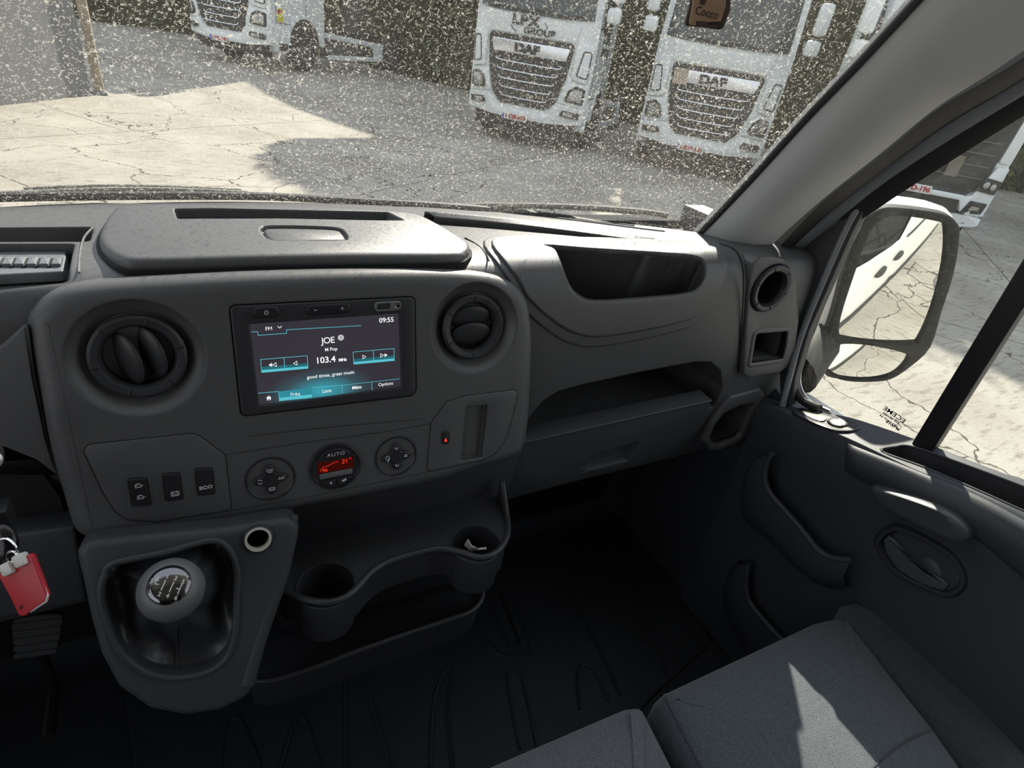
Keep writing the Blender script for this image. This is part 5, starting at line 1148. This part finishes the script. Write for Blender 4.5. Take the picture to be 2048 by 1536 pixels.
        for sg_ in (-1, 1):
            f = (lambda p: p) if sg_ > 0 else mir_
            hl = fpart('headlamp', [f([(.84, .94), (1.21, .90), (1.24, 1.10), (.93, 1.14)])], .03, .07, GRB, r=.02); g = MB(); g.slab(TF_, circ(.055, 16, sg_ * .98, 1.03), .05, .085, LENS, bev=.01); g.slab(TF_, circ(.055, 16, sg_ * 1.11, 1.01), .05, .085, LENS, bev=.01); warp(g); g.build('headlamp_lens', hl)
            fl_ = fpart('fog_lamp', [f([(.80, .58), (1.16, .60), (1.19, .76), (.88, .78)])], .03, .062, GRB, r=.02); g = MB(); g.slab(TF_, fillet(f([(.90, .64), (1.07, .65), (1.07, .70), (.93, .71)]), .01), .05, .075, LENS); warp(g); g.build('fog_lens', fl_)
            fpart('corner_panel', [f([(1.00, 1.36), (1.22, 1.34), (1.24, 2.1), (1.04, 2.2)])], -.03, .045, WHITEP, bev=.015)
        pz = .82
    # valance, plate
    g = MB(); g.box((0, .30, .42), (2.1, .35, .30), GRB, .04); g.build('valance', t)
    g = MB(); px_ = -.12 if style == 'a' else .0; g.box((px_, -.065, pz), (.54, .02, .125), PLATEW, .008); pl = g.build('number_plate', t)
    g = MB(); g.text(TF_, plate, (px_ + .02, pz), .105, .078, PLR, bold=.004, sx=1.02, ext=.001)
    if style == 'a': g.slab(TF_, [(px_ - .265, pz - .055), (px_ - .225, pz - .055), (px_ - .225, pz + .055), (px_ - .265, pz + .055)], .076, .079, mat('plate_blue', (.03, .08, .35), .5))
    g.build('plate_letters', pl)
    # mirrors
    for sg_ in (-1, 1):
        g = MB(); g.box((sg_ * 1.50, .18, 2.95), (.24, .16, .50), WHITEP, .06); m_ = g.build('wing_mirror', t); g = MB(); g.box((sg_ * 1.47, .16, 2.50), (.26, .16, .26), WHITEP, .06); g.build('lower_mirror', m_)
        g = MB(); g.tube([(sg_ * 1.2, .32, 3.3), (sg_ * 1.45, .20, 3.22), (sg_ * 1.45, .20, 2.35), (sg_ * 1.22, .34, 2.25)], .02, GRB, 6); g.build('mirror_arm', m_)
        # side: window, door seams, arch, wheel, step
        SF = Fr((sg_ * 1.252, 0, 0), (0, sg_, 0), (0, 0, 1)); S_ = lambda p: [(sg_ * y, z) for y, z in p]
        g = MB(); g.slab(SF, fillet(S_([(.52, 2.22), (1.45, 2.22), (1.45, 3.2), (.75, 3.2), (.56, 2.9)]), .06), -.05, .006, DARKG); g.build('side_window', t)
        g = MB(); g.ribbon(SF, fillet(S_([(.42, 1.05), (1.52, 1.05), (1.52, 3.3), (.70, 3.3), (.42, 2.6)]), .05), .014, .004, GRB, th=.01); g.build('door_seam', t)
        g = MB(); arc = [(sg_ * (1.42 + .58 * math.cos(a)), .62 + .58 * math.sin(a)) for a in [math.pi * k / 16 for k in range(17)]]; g.slab(SF, arc, -.3, .008, GRB); g.build('wheel_arch', t)
        g = MB(); g.ribbon(SF, [(sg_ * (1.42 + .62 * math.cos(a)), .62 + .62 * math.sin(a)) for a in [math.pi * k / 16 for k in range(17)]], .08, .03, WHITEP, closed=False, th=.05); g.build('arch_trim', t)
        g = MB(); g.slab(SF, fillet(S_([(.38, .42), (.80, .42), (.80, .98), (.38, .98)]), .04), -.2, .02, WHITEP, bev=.01); st_ = g.build('step_panel', t); g = MB(); g.slab(SF, fillet(S_([(.44, .46), (.76, .46), (.76, .62), (.44, .62)]), .03), -.1, .026, GRB); g.build('step_tread', st_)
        wheel(t, sg_ * 1.22, 1.42)
        g = MB(); outer = S_([(2.32, .95), (4.85, .80), (5.1, .80), (5.1, .30), (2.45, .30), (2.45, .42), (4.70, .42), (4.60, .62), (4.40, .70), (2.32, .82)]); g.slab(SF, fillet(outer, .03), -.05, .01, WHITEP, bev=.008); sk_ = g.build('side_skirt', t)
        g = MB(); g.box((sg_ * 1.0, 3.2, .62), (.35, 1.3, .42), GREYP, .05); g.build('fuel_tank', t)
        if sticker and sg_ > 0: g = MB(); g.slab(SF, [(.46, 1.08), (.66, 1.08), (.66, 1.36), (.46, 1.36)], .0, .008, YEL); g.slab(SF, [(.48, 1.25), (.60, 1.25), (.60, 1.34), (.48, 1.34)], .008, .010, PLR); g.build('safety_sticker', t)
    g = MB(); g.box((0, 4.2, .85), (.85, 4.4, .25), GRB, .02); g.build('chassis', t)
    for sg_ in (-1, 1): wheel(t, sg_ * 1.2, 5.75)
    t.location = (loc[0], loc[1], loc[2]); t.rotation_euler = (0, 0, math.radians(rot)); return t
def GP0(x, y): return (x, y, ground_z(x, y))
lorry(GP0(6.22, 11.35), -45, 'white lorry with black company lettering on its hood above the badge strip', '1-DJE-869', lpx=True)
lorry(GP0(9.12, 9.20), -45, 'white lorry with a beige patch on its badge strip, behind the hanging air freshener', '1-RVF-F01', patch=True)
lorry(GP0(10.1, 5.4), -43, 'white lorry with dark grille and plate 2-EFD-196 seen through the passenger window', '2-EFD-196', style='b')
lorry((1.28, 18.0, GZ + .30), -49, 'white lorry at upper left turned sideways with yellow sticker and bare chassis', '1-TBL-240', sticker=True, group='white lorry tractor units parked across the yard')

# ---- wall end and post on the left
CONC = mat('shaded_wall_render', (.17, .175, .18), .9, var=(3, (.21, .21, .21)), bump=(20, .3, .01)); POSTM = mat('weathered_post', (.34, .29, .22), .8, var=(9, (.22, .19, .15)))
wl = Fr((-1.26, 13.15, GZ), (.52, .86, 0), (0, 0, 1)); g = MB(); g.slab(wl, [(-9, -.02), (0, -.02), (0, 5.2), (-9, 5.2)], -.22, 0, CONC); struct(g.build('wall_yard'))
pst = thing('gate_post', (-1.16, 13.22, GZ), 'tall weathered tan post at the end of the shaded grey wall', 'post')
g = MB(); g.box((-1.15, 13.30, GZ + 2.6), (.14, .16, 5.24), POSTM, .01); g.build('post_shaft', pst); g = MB(); g.box((-1.15, 13.30, GZ + .03), (.24, .26, .06), CONC, .01); g.build('post_foot', pst)
# ---- hall behind the lorries, hedge and two broad trees that shade the yard
HALL = mat('hall_cladding', (.16, .15, .13), .8)
g = MB(); HF2 = Fr((0, 0, GZ), (1, 0, 0), (0, 1, 0)); g.slab(HF2, [(2.5, 27.8), (6.4, 25.5), (8.3, 26.4), (10.9, 20.1), (11.5, 19.0), (27, 7.6), (44, 30), (0, 52), (-12, 40)], 0, 9, HALL); struct(g.build('wall_hall'))
HEDGE = mat('hedge_leaves', (.035, .05, .02), .8, var=(3.5, (.11, .10, .05)), bump=(9, 1, .3))
random.seed(7)
def leafy(g, pts_center, size, n, m, s=.22):
    k = g.mi(m)
    for _ in range(n):
        a = Vector([random.gauss(0, 1) for _ in range(3)]).normalized(); r_ = random.uniform(.80, 1.0); c = Vector(pts_center) + Vector((a.x * size[0] * r_, a.y * size[1] * r_, a.z * size[2] * r_))
        u = Vector([random.gauss(0, 1) for _ in range(3)]).normalized(); v = u.orthogonal().normalized() * s * random.uniform(.5, 1); u *= s * random.uniform(.5, 1)
        g.face(g.ring([c - u - v, c + u - v * .3, c + u * .6 + v, c - u * .4 + v]), k)
HLEAF = mat('hedge_leaf', (.05, .075, .02), .7, var=(2, (.12, .12, .05)))
for lab, path, nl in (('dark green hedge behind the sideways lorry at upper left', [(-7, 28.4), (-2, 27.2), (2.4, 26.2), (5.6, 24.6)], 1500),
        ('dark olive hedge standing between the sideways lorry and the lettered lorry', [(7.0, 25.0), (8.5, 23.4), (10.1, 20.5), (10.7, 19.2)], 1500),
        ('brown green hedge running behind the front-facing lorries', [(11.4, 18.3), (14, 16.4), (19, 12.7), (26, 7.6)], 2600)):
    c0 = Vector((path[len(path) // 2][0], path[len(path) // 2][1], GZ)); hd = thing('hedge', c0, lab, 'hedge')
    sp2 = spline([Vector((p[0], p[1], 0)) for p in path], n=12); nrm_ = Vector((-.25, -.40, 0))
    g = MB(); rows = []
    for j in range(13): rows.append([p + nrm_ * .6 + Vector((random.uniform(-.12, .12), random.uniform(-.12, .12), GZ - .05 + 4.2 * j / 12)) for p in sp2])
    rows.append([p - nrm_ * .4 + Vector((0, 0, GZ + 4.1)) for p in sp2]); rows.append([p - nrm_ * .4 + Vector((0, 0, GZ)) for p in sp2])
    g.grid(rows, HEDGE); g.build('foliage', hd, sharp=20)
    g = MB(); k = g.mi(HLEAF)
    for _ in range(nl):
        p = random.choice(sp2); c = p + nrm_ * random.uniform(.5, 1.1) + Vector((random.uniform(-.2, .2), random.uniform(-.2, .2), GZ + random.uniform(0, 4.3))); u = Vector([random.gauss(0, 1) for _ in range(3)]).normalized() * .11; v = u.orthogonal() * 1.0
        g.face(g.ring([c - u, c + v, c + u, c - v]), k)
    tag(g.build('loose_leaves', hd, recalc=False), kind='stuff')
BARK = mat('dark_bark', (.05, .042, .033), .9, bump=(12, .8, .03)); LEAF = mat('tree_leaf', (.05, .09, .02), .6)
for (cx, cy, cz, rx, ry, tx, ty, lab) in ((10.6, 16.8, 8.0 - H, 2.8, 2.3, 11.3, 17.0, 'broad green tree behind the lettered lorry, shading the yard'), (16.6, 10.8, 8.0 - H, 4.0, 3.5, 17.6, 12.2, 'broad green tree behind the right hand lorry, shading the yard')):
    tr = thing('tree', (tx, ty, GZ), lab, 'tree')
    g = MB(); g.tube([Vector((tx, ty, GZ)), Vector((tx, ty, 2)), Vector((cx, cy, cz - .5))], [.24, .19, .10], BARK, 10); g.build('trunk', tr)
    g = MB()
    for _ in range(26):
        a = random.uniform(0, 2 * math.pi); rr_ = math.sqrt(random.random()); g.ball((cx + rx * .82 * rr_ * math.cos(a), cy + ry * .82 * rr_ * math.sin(a), cz + random.uniform(-.5, .5)), (random.uniform(.5, .9),) * 2 + (.55,), LEAF, seg=10)
    leafy(g, (cx, cy, cz), (rx, ry, 1.0), 2600, LEAF); g.build('crown', tr, sharp=20, recalc=False)
# ---- vehicle tail just visible beyond the right hand lorry
pv = thing('parked_van', (0, 0, 0), 'blue grey van tail with red lamp at the right edge beside the lorry', 'van')
VB = mat('blue_grey_paint', (.30, .36, .40), .4)
g = MB(); g.box((0, 2.4, 1.2), (1.9, 4.6, 1.7), VB, .12); g.build('body', pv)
g = MB(); g.slab(TF_, rrect(.16, .42, .03, -.82, 1.25), -.12, -.08, RED); g.build('tail_lamp', pv); g = MB(); g.text(TF_, 'NMOX', (0, .85), .22, -.09, TEXTBLK, bold=.006); g.build('tail_lettering', pv)
g = MB(); g.slab(TF_, rrect(1.5, .55, .06, 0, 1.68), -.12, -.085, DARKG); g.build('rear_window', pv)
for sx_ in (-.85, .85):
    for yy in (.9, 3.9): wheel(pv, sx_, yy, .33)
pv.location = (15.3, 2.1, GZ); pv.rotation_euler = (0, 0, math.radians(-40))

# everything was measured from the camera: lift the whole place so that the yard lies at z = 0
for o in list(COL.objects):
    if o.parent is None and o.type in {'MESH', 'EMPTY'}: o.location.z += H
